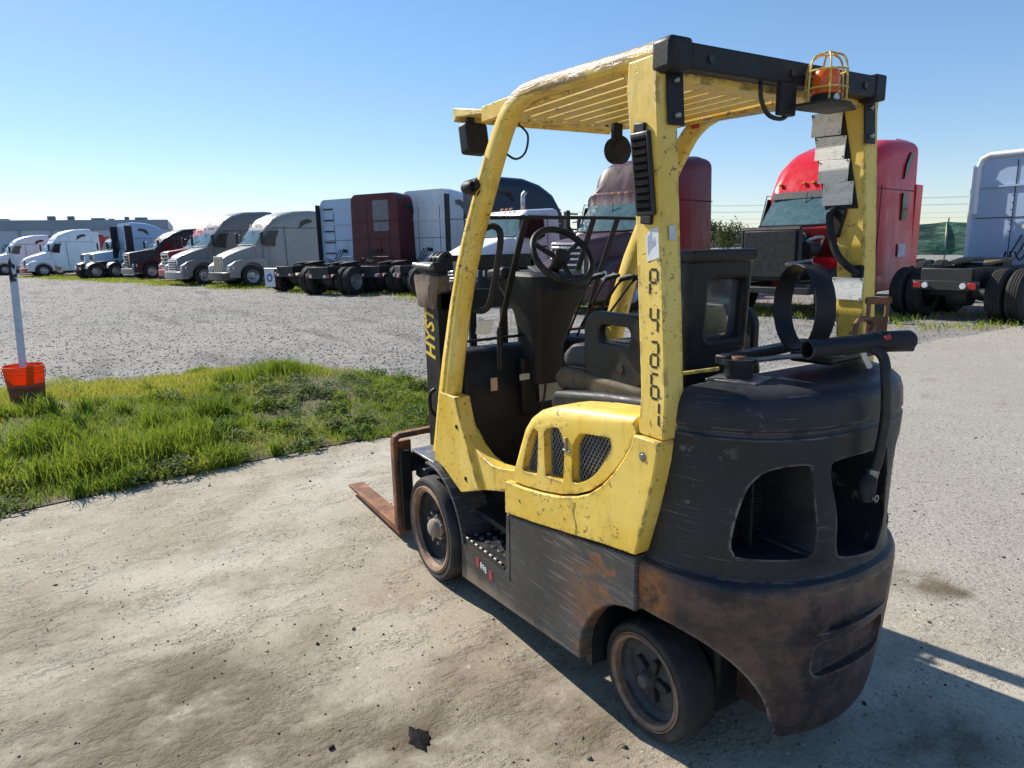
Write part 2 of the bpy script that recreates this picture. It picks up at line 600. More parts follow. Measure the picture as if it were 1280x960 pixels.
def blades(name, X, Y, Z, H, W, LEAN, T, mat):
    """grass blades: two bent segments each"""
    n = len(X)
    a = rng.uniform(0, 2 * np.pi, n)
    dx, dy = np.cos(a), np.sin(a)
    b = rng.uniform(0, 2 * np.pi, n)
    lx, ly = np.cos(b) * LEAN * H, np.sin(b) * LEAN * H
    V = np.zeros((n, 5, 3))
    V[:, 0] = np.stack([X - dx * W, Y - dy * W, Z], 1)
    V[:, 1] = np.stack([X + dx * W, Y + dy * W, Z], 1)
    mx, my, mz = X + lx * .35, Y + ly * .35, Z + H * .6
    V[:, 2] = np.stack([mx - dx * W * .8, my - dy * W * .8, mz], 1)
    V[:, 3] = np.stack([mx + dx * W * .8, my + dy * W * .8, mz], 1)
    V[:, 4] = np.stack([X + lx, Y + ly, Z + H * (1 - .25 * LEAN)], 1)
    me = bpy.data.meshes.new(name)
    me.vertices.add(n * 5)
    me.vertices.foreach_set('co', V.reshape(-1).astype(np.float32))
    base = (np.arange(n) * 5)[:, None]
    loops = (base + np.array([0, 1, 3, 2, 2, 3, 4])[None]).reshape(-1)
    me.loops.add(n * 7)
    me.loops.foreach_set('vertex_index', loops.astype(np.int32))
    me.polygons.add(n * 2)
    st = (np.arange(n) * 7)[:, None] + np.array([0, 4])[None]
    me.polygons.foreach_set('loop_start', st.reshape(-1).astype(np.int32))
    me.update(calc_edges=True)
    at = me.attributes.new('tint', 'FLOAT', 'POINT')
    at.data.foreach_set('value', np.repeat(T, 5).astype(np.float32))
    me.materials.append(mat)
    o = bpy.data.objects.new(name, me)
    COL.objects.link(o)
    return o

def leaves(name, X, Y, Z, S, T, mat, tilt=.5, pts=None):
    """flat-ish broad leaves: kinked diamonds"""
    n = len(X)
    a = rng.uniform(0, 2 * np.pi, n)
    e = rng.uniform(-tilt, tilt * 1.6, n)
    D = np.stack([np.cos(a) * np.cos(e), np.sin(a) * np.cos(e), np.sin(e)], 1)
    Sd = np.stack([-np.sin(a), np.cos(a), rng.uniform(-.5, .5, n)], 1)
    C = np.stack([X, Y, Z], 1)
    S = S[:, None]
    V = np.zeros((n, 6, 3))
    V[:, 0] = C
    V[:, 1] = C + D * S * .35 + Sd * S * .30
    V[:, 2] = C + D * S * .75 + Sd * S * .24
    V[:, 3] = C + D * S * 1.05 - np.array([0, 0, .12]) * S
    V[:, 4] = C + D * S * .75 - Sd * S * .24
    V[:, 5] = C + D * S * .35 - Sd * S * .30
    me = bpy.data.meshes.new(name)
    me.vertices.add(n * 6)
    me.vertices.foreach_set('co', V.reshape(-1).astype(np.float32))
    base = (np.arange(n) * 6)[:, None]
    loops = (base + np.array([0, 1, 5, 1, 2, 4, 5, 2, 3, 4])[None]).reshape(-1)
    me.loops.add(n * 10)
    me.loops.foreach_set('vertex_index', loops.astype(np.int32))
    me.polygons.add(n * 3)
    st = (np.arange(n) * 10)[:, None] + np.array([0, 3, 7])[None]
    me.polygons.foreach_set('loop_start', st.reshape(-1).astype(np.int32))
    me.update(calc_edges=True)
    at = me.attributes.new('tint', 'FLOAT', 'POINT')
    at.data.foreach_set('value', np.repeat(T, 6).astype(np.float32))
    me.materials.append(mat)
    o = bpy.data.objects.new(name, me)
    COL.objects.link(o)
    return o

G_YELLOW, G_MID, G_DEEP = (.46, .40, .07), (.23, .29, .035), (.065, .135, .02)
M_grass = leaf_mat('grass_blade', G_YELLOW, G_MID, G_DEEP)
M_weed = leaf_mat('weed_leaf', (.21, .25, .035), (.10, .16, .024), (.028, .062, .018), .3)
M_dry = leaf_mat('dry_stalk', (.30, .25, .14), (.21, .17, .09), (.13, .10, .06), .2)

def in_lawn(n, ymin=-1.5, ymax=7.5):
    Y = rng.uniform(ymin, ymax, n)
    e0 = np.interp(Y, [-2, -.6, .4, 1.2, 2.6, 8], [4.07, 4.07, 4.08, 4.0, 3.82, 3.35]) + .05 * np.sin(Y * 9) + .04 * np.sin(Y * 23)
    f0 = np.interp(Y, [-3, -1.6, -1.0, -.3, 1, 3, 8], [4.3, 5.2, 7.2, 8.6, 8.9, 9.1, 9.6]) + .25 * np.sin(Y * 3.1) + .15 * np.sin(Y * 11)
    U = rng.uniform(0, 1, n)
    return e0 + U * (f0 - e0), Y, U
# short lawn: yellow and thin towards the back, greener in front
X, Y, U = in_lawn(150000)
bare = vnoise(X, Y, 1.7, 2.0)
heap = np.exp(-(((X - 5.9) / .85) ** 2 + ((Y + .05) / .75) ** 2))
yel = np.clip((U - .42) / .3, 0, 1) * np.clip((Y + .2) / .8, 0, 1)
keep = (rng.uniform(0, 1, len(X)) < np.clip(1.3 - bare * .95 - .95 * heap, .04, 1)) & ((U < .9) | (rng.uniform(0, 1, len(X)) < .45))
X, Y, U, yel = X[keep], Y[keep], U[keep], yel[keep]
H = rng.uniform(.025, .075, len(X)) * (.7 + .7 * vnoise(X, Y, 3.3, 5)) * (1 + .35 * yel)
T = np.clip(.48 - .58 * yel + .8 * (vnoise(X, Y, 1.6, 1) - .5) + .4 * (vnoise(X, Y, 6.1, 8) - .5) + rng.normal(0, .12, len(X)), 0, 1)
tag(blades('short_grass', X, Y, soil_z(X, Y) - .003, H, rng.uniform(.0022, .0042, len(X)), rng.uniform(.15, .9, len(X)), T, M_grass),
    'short yellow green grass on the verge beside the apron', 'grass', kind='stuff')
# tufts of tall rank grass, mostly along the apron on the left
bx, by, bh, bt = [], [], [], []
tx, ty, tu = in_lawn(900, -1.2, 7)
pr_ = np.exp(-(tu / .42) ** 2) * np.clip((ty + .3) / 1.1, .06, 1) + .05
tk = rng.uniform(0, 1, len(tx)) < pr_ * .5
tufts = [(x, y, rng.uniform(.05, .17), rng.uniform(.08, .25) * (.6 + .5 * min(1, max(0, y / 2))), rng.normal(.62, .22)) for x, y in zip(tx[tk], ty[tk])]
tufts += [(5.4, 1.12, .10, .40, .85), (5.5, .98, .12, .34, .9), (4.62, 1.5, .2, .30, .5), (4.5, 1.75, .22, .32, .45), (4.75, 1.25, .2, .28, .55), (7.35, .05, .28, .24, .6), (7.2, .3, .22, .2, .55), (7.4, -.2, .2, .2, .6), (4.45, 2.1, .25, .3, .5), (4.8, 2.0, .2, .26, .6), (5.2, 2.4, .25, .3, .65)]
for x, y, r, h_, tt in tufts:
    n_ = int(40 + 2600 * r * r * 3 + 260 * r)
    bx.append(x + rng.normal(0, r * .55, n_)); by.append(y + rng.normal(0, r * .55, n_))
    bh.append(h_ * rng.uniform(.35, 1, n_)); bt.append(np.clip(tt + rng.normal(0, .14, n_), 0, 1))
X, Y, H, T = (np.concatenate(q) for q in (bx, by, bh, bt))
k = X > np.interp(Y, [-2, -.6, .4, 1.2, 2.6, 8], [4.07, 4.07, 4.08, 4.0, 3.82, 3.35]) - .02
X, Y, H, T = X[k], Y[k], H[k], T[k]
tag(blades('tall_grass', X, Y, soil_z(X, Y) - .003, H, rng.uniform(.0028, .0058, len(X)), rng.uniform(.1, .85, len(X)), T, M_grass),
    'tall deep green grass in clumps along the apron edge', 'grass', kind='stuff')
# mounds of broad-leaved weeds hugging the edge and the old heap
mx_, my_, mu_ = in_lawn(1500, -1.4, 6.5)
pr_ = np.exp(-(mu_ / .16) ** 2) * .55 + .75 * np.exp(-(((mx_ - 6.0) / .95) ** 2 + ((my_ + .15) / .75) ** 2)) + .10 * np.exp(-(mu_ / .5) ** 2)
mk = rng.uniform(0, 1, len(mx_)) < pr_ * 1.1
lx, ly, lz, ls, lt = [], [], [], [], []
for x, y in zip(mx_[mk], my_[mk]):
    r = rng.uniform(.05, .17); h_ = r * rng.uniform(.45, 1.0); tone = np.clip(rng.normal(.58, .28), 0, 1.1)
    n_ = int(40 + 5200 * r * r)
    q = rng.uniform(0, 1, n_) ** .5; an = rng.uniform(0, 2 * np.pi, n_)
    lx.append(x + r * q * np.cos(an)); ly.append(y + r * q * np.sin(an))
    lz.append(h_ * np.sqrt(np.clip(1 - q * q, 0, 1)) * rng.uniform(.45, 1, n_))
    ls.append(np.full(n_, rng.uniform(.016, .042)) * rng.uniform(.6, 1.2, n_)); lt.append(np.clip(tone + rng.normal(0, .16, n_), 0, 1))
X, Y, Z, S, T = (np.concatenate(q) for q in (lx, ly, lz, ls, lt))
tag(leaves('weeds', X, Y, soil_z(X, Y) + Z, S, T, M_weed),
    'low broad leaved weeds along the apron edge', 'weeds', kind='stuff')
# dry stalks and dead leaves
X, Y, U = in_lawn(9000, -1.3, 6)
k = np.exp(-(((X - 5.9) / .8) ** 2 + ((Y + .05) / .8) ** 2)) + .12 + .3 * (U < .05)
keep = rng.uniform(0, 1, len(X)) < k
X, Y = X[keep], Y[keep]
tag(blades('dry_stalks', X, Y, soil_z(X, Y), rng.uniform(.03, .11, len(X)), rng.uniform(.002, .005, len(X)), rng.uniform(.6, 2.5, len(X)), rng.uniform(0, 1, len(X)), M_dry),
    'dead straw coloured stalks lying among the weeds', 'dry grass', kind='stuff')
# sparse grass along the row of trucks
ROW0, ROWD, ROWN = np.array((4.5, -13.5)), np.array((.956, .294)), np.array((-.294, .956))
n = 60000
s_ = rng.uniform(-4, 68, n)
o_ = rng.normal(.25, .75, n) + .4 * np.sin(s_ * .9)
k = np.clip(vnoise(s_, o_, .9, 3) * 1.7 - .35, 0, 1)
keep = rng.uniform(0, 1, n) < k
s_, o_ = s_[keep], o_[keep]
P = ROW0[None] + s_[:, None] * ROWD[None] + o_[:, None] * ROWN[None]
tag(blades('grass_strip', P[:, 0], P[:, 1], np.full(len(P), .0), rng.uniform(.05, .16, len(P)), rng.uniform(.008, .016, len(P)), rng.uniform(.2, 1, len(P)), np.clip(rng.normal(.32, .22, len(P)), 0, 1), M_grass),
    'thin strip of grass along the row of parked trucks', 'grass', kind='stuff')

# ------------------------------------------------------------------ loose stones
def stones(name, X, Y, Z, S, T, mat, flat=.6):
    n = len(X)
    cube = np.array([(-1, -1, -1), (1, -1, -1), (1, 1, -1), (-1, 1, -1), (-1, -1, 1), (1, -1, 1), (1, 1, 1), (-1, 1, 1)], float)
    V = cube[None] * (1 + rng.uniform(-.42, .25, (n, 8, 3)))
    V[:, 4:, :2] *= rng.uniform(.45, .8, (n, 1, 1))
    a = rng.uniform(0, np.pi * 2, n)
    ca, sa = np.cos(a)[:, None], np.sin(a)[:, None]
    x = V[:, :, 0] * rng.uniform(.8, 1.5, (n, 1)); y = V[:, :, 1]
    V = np.stack([x * ca - y * sa, x * sa + y * ca, V[:, :, 2] * flat], 2) * S[:, None, None] * .5
    V += np.stack([X, Y, Z], 1)[:, None]
    me = bpy.data.meshes.new(name)
    me.vertices.add(n * 8)
    me.vertices.foreach_set('co', V.reshape(-1).astype(np.float32))
    F = np.array([(0, 3, 2, 1), (4, 5, 6, 7), (0, 1, 5, 4), (1, 2, 6, 5), (2, 3, 7, 6), (3, 0, 4, 7)]).reshape(-1)
    me.loops.add(n * 24)
    me.loops.foreach_set('vertex_index', ((np.arange(n) * 8)[:, None] + F[None]).reshape(-1).astype(np.int32))
    me.polygons.add(n * 6)
    me.polygons.foreach_set('loop_start', (np.arange(n * 6) * 4).astype(np.int32))
    me.update(calc_edges=True)
    at = me.attributes.new('tint', 'FLOAT', 'POINT')
    at.data.foreach_set('value', np.repeat(T, 8).astype(np.float32))
    me.materials.append(mat)
    o = bpy.data.objects.new(name, me)
    COL.objects.link(o)
    return o

def stone_mat(name, a, b):
    t = NT(name)
    at = t.n('ShaderNodeAttribute', attribute_name='tint')
    t.set('Base Color', t.mix(at.outputs['Fac'], a, b))
    t.set('Roughness', .85)
    t.set('Specular IOR Level', .3)
    return t.m
M_stone = stone_mat('gravel_stone', (.185, .175, .16), (.40, .38, .347))
M_grit = stone_mat('dark_grit', (.025, .02, .016), (.24, .20, .15))
# crushed stone on the yard, thinning onto the apron
n = 90000
th = rng.uniform(YAW - .78, YAW + .78, n)
d = 5 * 12.5 ** rng.uniform(0, 1, n)
X = -1.55 + d * np.cos(th); Y = 1.84 + d * np.sin(th)
lawn = (X < np.interp(Y, [-3, -1.6, -1.0, -.3, 1, 3, 8], [0, 5.2, 7.2, 8.6, 8.9, 9.1, 9.6]) - .15) & (Y > -1.7)
keep = ((X > 4.5) | (rng.uniform(0, 1, n) < np.clip(1 - (4.6 - X) / 1.6, 0, 1) ** 2 * .6)) & ~lawn
X, Y = X[keep], Y[keep]
tag(stones('gravel', X, Y, np.full(len(X), .008), (.008 + .019 * rng.uniform(0, 1, len(X)) ** 2.2) * (1 + np.hypot(X, Y) / 60), rng.uniform(0, 1, len(X)), M_stone, .36), 'loose crushed grey gravel covering the yard', 'gravel', kind='stuff')
# grit and crumbs on the apron
n = 14000
X = rng.uniform(-2.0, 4.0, n); Y = rng.uniform(-5, 4.5, n)
S = .0025 + .0065 * rng.uniform(0, 1, n) ** 3
k = rng.uniform(0, 1, n) < .35 + .65 * vnoise(X, Y, 2, 6)
X, Y, S = X[k], Y[k], S[k]
big_ = rng.uniform(0, 1, len(X)) < .012
S[big_] = rng.uniform(.008, .019, big_.sum())
tag(stones('grit', X, Y, .006 + S * .2, S, np.clip(rng.normal(.35, .35, len(X)), 0, 1), M_grit, .7), 'dark grit and crumbs scattered over the apron', 'grit', kind='stuff')
M_tar = simple('tar_black', (.007, .006, .006), .8, bump=.8, bscale=70, spec=.15)
for (x, y, s_) in ((0.391, 1.075, .05),):
    mb = MB()
    rings = []
    for j in range(5):
        rr = (1, .86, .62, .35, .08)[j]
        rings.append([(x + s_ * rr * (1 + .16 * math.sin(3 * a + .4 * j) + .13 * math.sin(7 * a + j) + .08 * math.sin(13 * a)) * math.cos(a) * 1.25, y + s_ * rr * (1 + .14 * math.sin(4 * a + 1) + .12 * math.sin(9 * a)) * math.sin(a) * .7, .0065 + .0035 * j ** .6) for a in [2 * math.pi * k / 44 for k in range(44)]])
    mb.loft(rings)
    tag(mb.build('tar_lump', M_tar, angle=60), 'black lump of tar stuck to the apron', 'tar lump')

# ------------------------------------------------------------------ orange bucket with a stake
def bucket_and_stake():
    BX, BY = 6.98, 2.60
    BP, BS = (BX, BY, float(soil_z(BX, BY)) - .01), 1.08
    M_or = simple('bucket_orange', (.80, .105, .012), .4, var=.15, scale=9)
    M_gal = simple('wire_grey', (.3, .3, .31), .4, .8)
    t = NT('muddy_orange')
    v = t.co()
    sep = t.n('ShaderNodeSeparateXYZ'); t.l(v, sep.inputs[0])
    hz = t.math('ADD', sep.outputs[2], t.math('MULTIPLY', t.noise(v, 14, 5), .12))
    t.set('Base Color', t.mix(t.ramp(hz, .225, .26), t.mix(t.noise(v, 30, 4), (.08, .04, .025), (.22, .08, .04)), (.80, .105, .012)))
    t.set('Roughness', t.ramp(hz, .22, .26, .9, .35))
    tr = t.n('ShaderNodeBsdfTranslucent'); tr.inputs[0].default_value = (.95, .16, .02, 1)
    mx = t.n('ShaderNodeMixShader')
    t.l(t.math('MULTIPLY', t.ramp(hz, .225, .26), .45), mx.inputs[0])
    t.l(t.b.outputs[0], mx.inputs[1]); t.l(tr.outputs[0], mx.inputs[2])
    t.l(mx.outputs[0], t.t.nodes['Material Output'].inputs[0])
    e = empty('bucket', BP, 0, 'orange plastic bucket with a muddy lower half in the grass', 'bucket')
    e.scale = (BS,) * 3
    b = MB().lathe([(.02, .03), (.135, .03), (.14, .03), (.168, .36), (.1695, .372), (.165, .372), (.137, .04), (.02, .04)], axis='z', n=36)
    b.build('body', t.m, e, angle=30)
    for z0 in (.30, .335, .365):
        r = .163 + (z0 - .3) * .085
        MB().lathe([(r, z0 - .004), (r + .008, z0 - .004), (r + .008, z0 + .004), (r, z0 + .004), (r, z0 - .004)], axis='z', n=36).build('rim_band', M_or, e)
    h = MB()
    h.tube(smooth_path([(.0, .175, .33), (-.06, .16, .25), (-.13, .10, .20), (-.165, 0, .18), (-.13, -.1, .2), (-.06, -.16, .25), (0, -.175, .33)], 4), .003, 6)
    h.build('wire_handle', M_gal, e)
    d = MB().lathe([(.0, .2), (.148, .2), (.148, .206), (0, .206)], axis='z', n=28)
    d.build('fill', simple('dried_mud', (.2, .17, .12), .9, bump=.6, bscale=30), e)
    # stake standing in the bucket, painted white, with a lean
    t = NT('stake_white')
    v = t.co()
    sep = t.n('ShaderNodeSeparateXYZ'); t.l(v, sep.inputs[0])
    col = t.mix(t.ramp(t.noise(v, 9, 6, .7), .5, .66), (.52, .56, .62), (.30, .31, .33))
    band = t.n('ShaderNodeTexWave'); band.inputs['Scale'].default_value = 1.0
    top = t.ramp(sep.outputs[2], 1.14, 1.17)
    stripe = t.math('MULTIPLY', top, t.ramp(t.noise(t.co(scale=(6, 6, 2.5)), 2.2, 2), .50, .54))
    t.set('Base Color', t.mix(stripe, col, (.012, .012, .014)))
    t.set('Roughness', .6)
    s = MB()
    p0, p1 = Vector((.0, .01, .19)), Vector((.215, -.035, 1.42))
    s.loft([[p + Vector((a * .014, b_ * w, 0)) for a, b_ in ((-1, -1), (1, -1), (1, 1), (-1, 1))] for p, w in ((p0, .030), (p0.lerp(p1, .5), .031), (p0.lerp(p1, .93), .031), (p1, .004))])
    o = s.build('stake', t.m, bevel=.003)
    o.location = BP; o.scale = (BS,) * 3
    tag(o, 'white painted wooden stake with black marks standing in the bucket', 'stake')
bucket_and_stake()
# ------------------------------------------------------------------ truck materials
def car_paint(name, col, rough=.35, dirt=.2, dcol=(.22, .20, .17), coat=.1):
    t = NT(name)
    v = t.co()
    n1 = t.noise(v, 1.4, 6, .65)
    n2 = t.noise(t.co(scale=(1, 1, .25)), 5, 5, .7)
    sep = t.n('ShaderNodeSeparateXYZ'); t.l(v, sep.inputs[0])
    low = t.ramp(sep.outputs[2], 1.5, .5)
    m = t.math('MULTIPLY', t.math('ADD', t.ramp(n2, .45, .7), t.math('MULTIPLY', low, .35)), dirt)
    c = t.mix(t.ramp(n1, .3, .7, 0, .3), col, tuple(min(1, a * 1.12) for a in col))
    t.set('Base Color', t.mix(m, c, dcol))
    t.set('Roughness', t.ramp(n2, .3, .7, rough - .08, rough + .15))
    t.set('Coat Weight', coat)
    t.set('Coat Roughness', .15)
    t.set('Specular IOR Level', .3)
    return t.m

M_tyre = simple('tyre_rubber', (.034, .032, .030), .78, var=.35, scale=9, bump=.3, bscale=40, spec=.3)
M_chassis = simple('chassis_black', (.022, .021, .021), .6, var=.4, scale=4, bump=.2, bscale=20)
M_engine = simple('engine_grime', (.035, .032, .030), .65, .2, var=.5, scale=9, bump=.5, bscale=18)
M_alu = simple('dull_aluminium', (.50, .50, .50), .42, .75, var=.3, scale=4)
M_chrome = simple('chrome', (.72, .72, .73), .16, 1.0, var=.15)
M_glass = simple('dark_glass', (.010, .014, .017), .12, 0, var=.2, spec=.35)
M_glass2 = simple('tinted_windscreen', (.10, .17, .17), .06, 0, var=.3, spec=.8)
M_rubber = simple('black_plastic', (.018, .018, .019), .55, var=.3, scale=8)
M_amber = simple('amber_lens', (.65, .22, .03), .25)
M_redlens = simple('red_lens', (.42, .02, .015), .25)
M_whitelens = simple('clear_lens', (.70, .72, .75), .12, 0, spec=.8)
M_mirror = simple('mirror_shell', (.5, .5, .52), .3, .6)
M_blue = simple('blue_print', (.03, .10, .35), .5)
M_flap = simple('mud_flap_white', (.62, .66, .72), .6)

def ring_profile(x, zb, zt, w, wt, r=.18, n=4, flare=0):
    """one cross-section of a cab: flat sides, rounded roof shoulders"""
    pts = [(x, -w + flare, zb), (x, -w, zb + .12)]
    r = min(r, (zt - zb) * .45, wt * .9)
    for k in range(n + 1):
        a = math.pi - (math.pi / 2) * k / n
        pts.append((x, -wt + r + r * math.cos(a), zt - r + r * math.sin(a)))
    for k in range(n + 1):
        a = math.pi / 2 - (math.pi / 2) * k / n
        pts.append((x, wt - r + r * math.cos(a), zt - r + r * math.sin(a)))
    pts += [(x, w, zb + .12), (x, w - flare, zb)]
    return pts

_wheel_cache = {}
def truck_wheel(kind):
    """front: dished disc; dual: two tyres side by side. Modelled round the y axis at the origin, outer face at +y"""
    if kind in _wheel_cache:
        return _wheel_cache[kind]
    R0 = .515
    def tyre(y0, y1):
        w = y1 - y0
        m = MB()
        prof = [(.29, y0 + .02), (.36, y0), (.47, y0 + .005), (.50, y0 + .025), (R0, y0 + .05)]
        k = 4
        for i in range(k):      # ribs
            a = y0 + .05 + (w - .1) * i / k
            b = y0 + .05 + (w - .1) * (i + 1) / k
            prof += [(R0, a + .004), (R0, b - .012), (R0 - .014, b - .009), (R0 - .014, b - .002)]
        prof += [(R0, y1 - .05), (.50, y1 - .025), (.47, y1 - .005), (.36, y1), (.29, y1 - .02)]
        return m.lathe(prof, n=28)
    if kind == 'front':
        ty = tyre(-.28, 0).mesh('tyre')
        rim = MB().lathe([(.0, -.02), (.09, -.02), (.10, -.075), (.17, -.085), (.185, -.10), (.26, -.055), (.285, -.015), (.30, -.012), (.29, -.06), (.25, -.2), (.0, -.2)], n=24).mesh('rim')
        parts = [('tyre', ty, M_tyre), ('rim', rim, M_alu)]
    else:
        ty = tyre(-.28, 0).mesh('tyre')
        ty2 = tyre(-.62, -.34).mesh('tyre')
        rim = MB().lathe([(.0, -.05), (.08, -.05), (.085, -.14), (.17, -.15), (.26, -.17), (.285, -.02), (.30, -.012), (.29, -.06), (.27, -.3), (.0, -.3)], n=24).mesh('rim')
        parts = [('tyre', ty, M_tyre), ('tyre', ty2, M_tyre), ('rim', rim, M_alu)]
    _wheel_cache[kind] = parts
    return parts

def put_wheel(kind, x, side, y, parent, hubs=True):
    parts = truck_wheel(kind)
    hub = link('wheel', parts[-1][1], parts[-1][2], parent)
    hub.location = (x, side * y, .515)
    if side < 0:
        hub.rotation_euler = (0, 0, math.pi)
    for nm, me, m in parts[:-1]:
        link(nm, me, m, hub)
    return hub

def panel(poly, y, side, th, name, mat, parent, bevel=.0):
    """flat panel standing just proud of a truck's side; poly is (x, z)"""
    m = MB().prism(poly, 'y', side * (y - th), side * (y + .004))
    return m.build(name, mat, parent, bevel)

def chassis(e, p, rails=True):
    """frame rails, axles, dual wheels, fifth wheel, tail end"""
    xe = p.get('tail', -8.3)
    ax = p.get('axles', (-6.35, -7.65))
    for sgn in (-1, 1):
        MB().box(xe, -.6, sgn * .43 - .04, sgn * .43 + .04, .78, 1.05).build('frame_rail', M_chassis, e, .01)
    MB().box(xe - .02, xe + .10, -.47, .47, .74, 1.04).build('end_beam', M_chassis, e, .015)
    for a in ax:
        MB().lathe([(0, -.9), (.11, -.9), (.11, -.25), (.24, -.2), (.27, 0), (.24, .2), (.11, .25), (.11, .9), (0, .9)], (a, 0, .515), 'y', 14).build('axle', M_chassis, e)
        for s in (-1, 1):
            put_wheel('dual', a, s, 1.22, e)
    if p.get('fifth', True):
        xm = sum(ax) / len(ax) + .15
        pl = [(xm + .42, -.42), (xm + .42, .42), (xm + .05, .47), (xm - .62, .40), (xm - .68, .30), (xm - .12, .06), (xm - .12, -.06), (xm - .68, -.30), (xm - .62, -.40), (xm + .05, -.47)]
        m = MB()
        n = len(pl)
        vs = [(x, y, 1.21 - .11 * max(0, (xm - x)) ) for x, y in pl] + [(x, y, 1.15 - .11 * max(0, (xm - x))) for x, y in pl]
        m.add(vs, [tuple(range(n)), tuple(range(n, 2 * n))[::-1]] + [(i, (i + 1) % n, n + (i + 1) % n, n + i) for i in range(n)])
        m.build('fifth_wheel', p.get('fifth_mat', M_engine), e, .008)
        MB().box(xm - .2, xm + .2, -.45, -.30, 1.03, 1.14).box(xm - .2, xm + .2, .30, .45, 1.03, 1.14).box(xm - .05, xm + .05, -.3, .3, 1.04, 1.1).build('fifth_wheel_mount', M_chassis, e)
    if p.get('lights', True):
        MB().box(xe - .05, xe - .02, -.62, .62, .62, .80).build('light_bar', M_chassis, e, .006)
        for s in (-1, 1):
            MB().lathe([(0, -.05), (.055, -.05), (.06, -.03), (.06, 0), (0, 0)], (xe - .05, s * .35, .71), 'x', 14).build('reverse_lamp', M_whitelens, e)
            MB().box(xe - .08, xe - .05, s * .5 - .075, s * .5 + .075, .65, .77).build('tail_lamp', M_redlens, e, .01)
    if p.get('flaps', False):
        for s in p['flaps']:
            MB().box(xe - .02, xe - .01, s * .92 - .30, s * .92 + .30, .22, .92).build('mud_flap', p.get('flap_mat', M_rubber), e)
            MB().tube([(xe, s * .45, .95), (xe, s * 1.22, .95)], .02, 6).build('flap_hanger', M_alu, e)
            if p.get('flap_logo'):
                MB().lathe([(.09, -.026), (.17, -.026), (.17, -.018), (.09, -.018)], (xe, s * .92, .58), 'x', 20).build('flap_logo', M_blue, e)
    if p.get('fenders', False):
        for a in ax:
            for s in (-1, 1):
                m = MB()
                rr = [(a + .60 * math.cos(t), .515 + .60 * math.sin(t)) for t in [R(20 + 140 * k / 10) for k in range(11)]]
                m.loft([[(x, s * .58, z), (x, s * 1.24, z), (x, s * 1.24, z + .012), (x, s * .58, z + .012)] for x, z in rr])
                m.build('quarter_fender', p.get('fender_mat', M_alu), e)
    # tanks and side boxes under the cab
    L = p['cab_end']
    for s in (-1, 1):
        MB().lathe([(0, L - .1), (.28, L - .1), (.31, L - .07), (.31, L + 1.27), (.28, L + 1.3), (0, L + 1.3)], (0, s * .86, .72), 'x', 20).build('fuel_tank', M_alu, e)
    return e

def mirror(e, mx, s, zs, p):
    MB().obox((mx, s * 1.34, zs + .34), (.12, .18, .55), (0, 0, s * .2)).build('mirror', p.get('mirror_mat', M_rubber), e, .04)
    for a, b in ((.1, .12), (.5, .52)):
        MB().tube([(mx - .1, s * 1.05, zs + a), (mx, s * 1.3, zs + b)], .022, 6).build('mirror_arm', M_rubber, e)

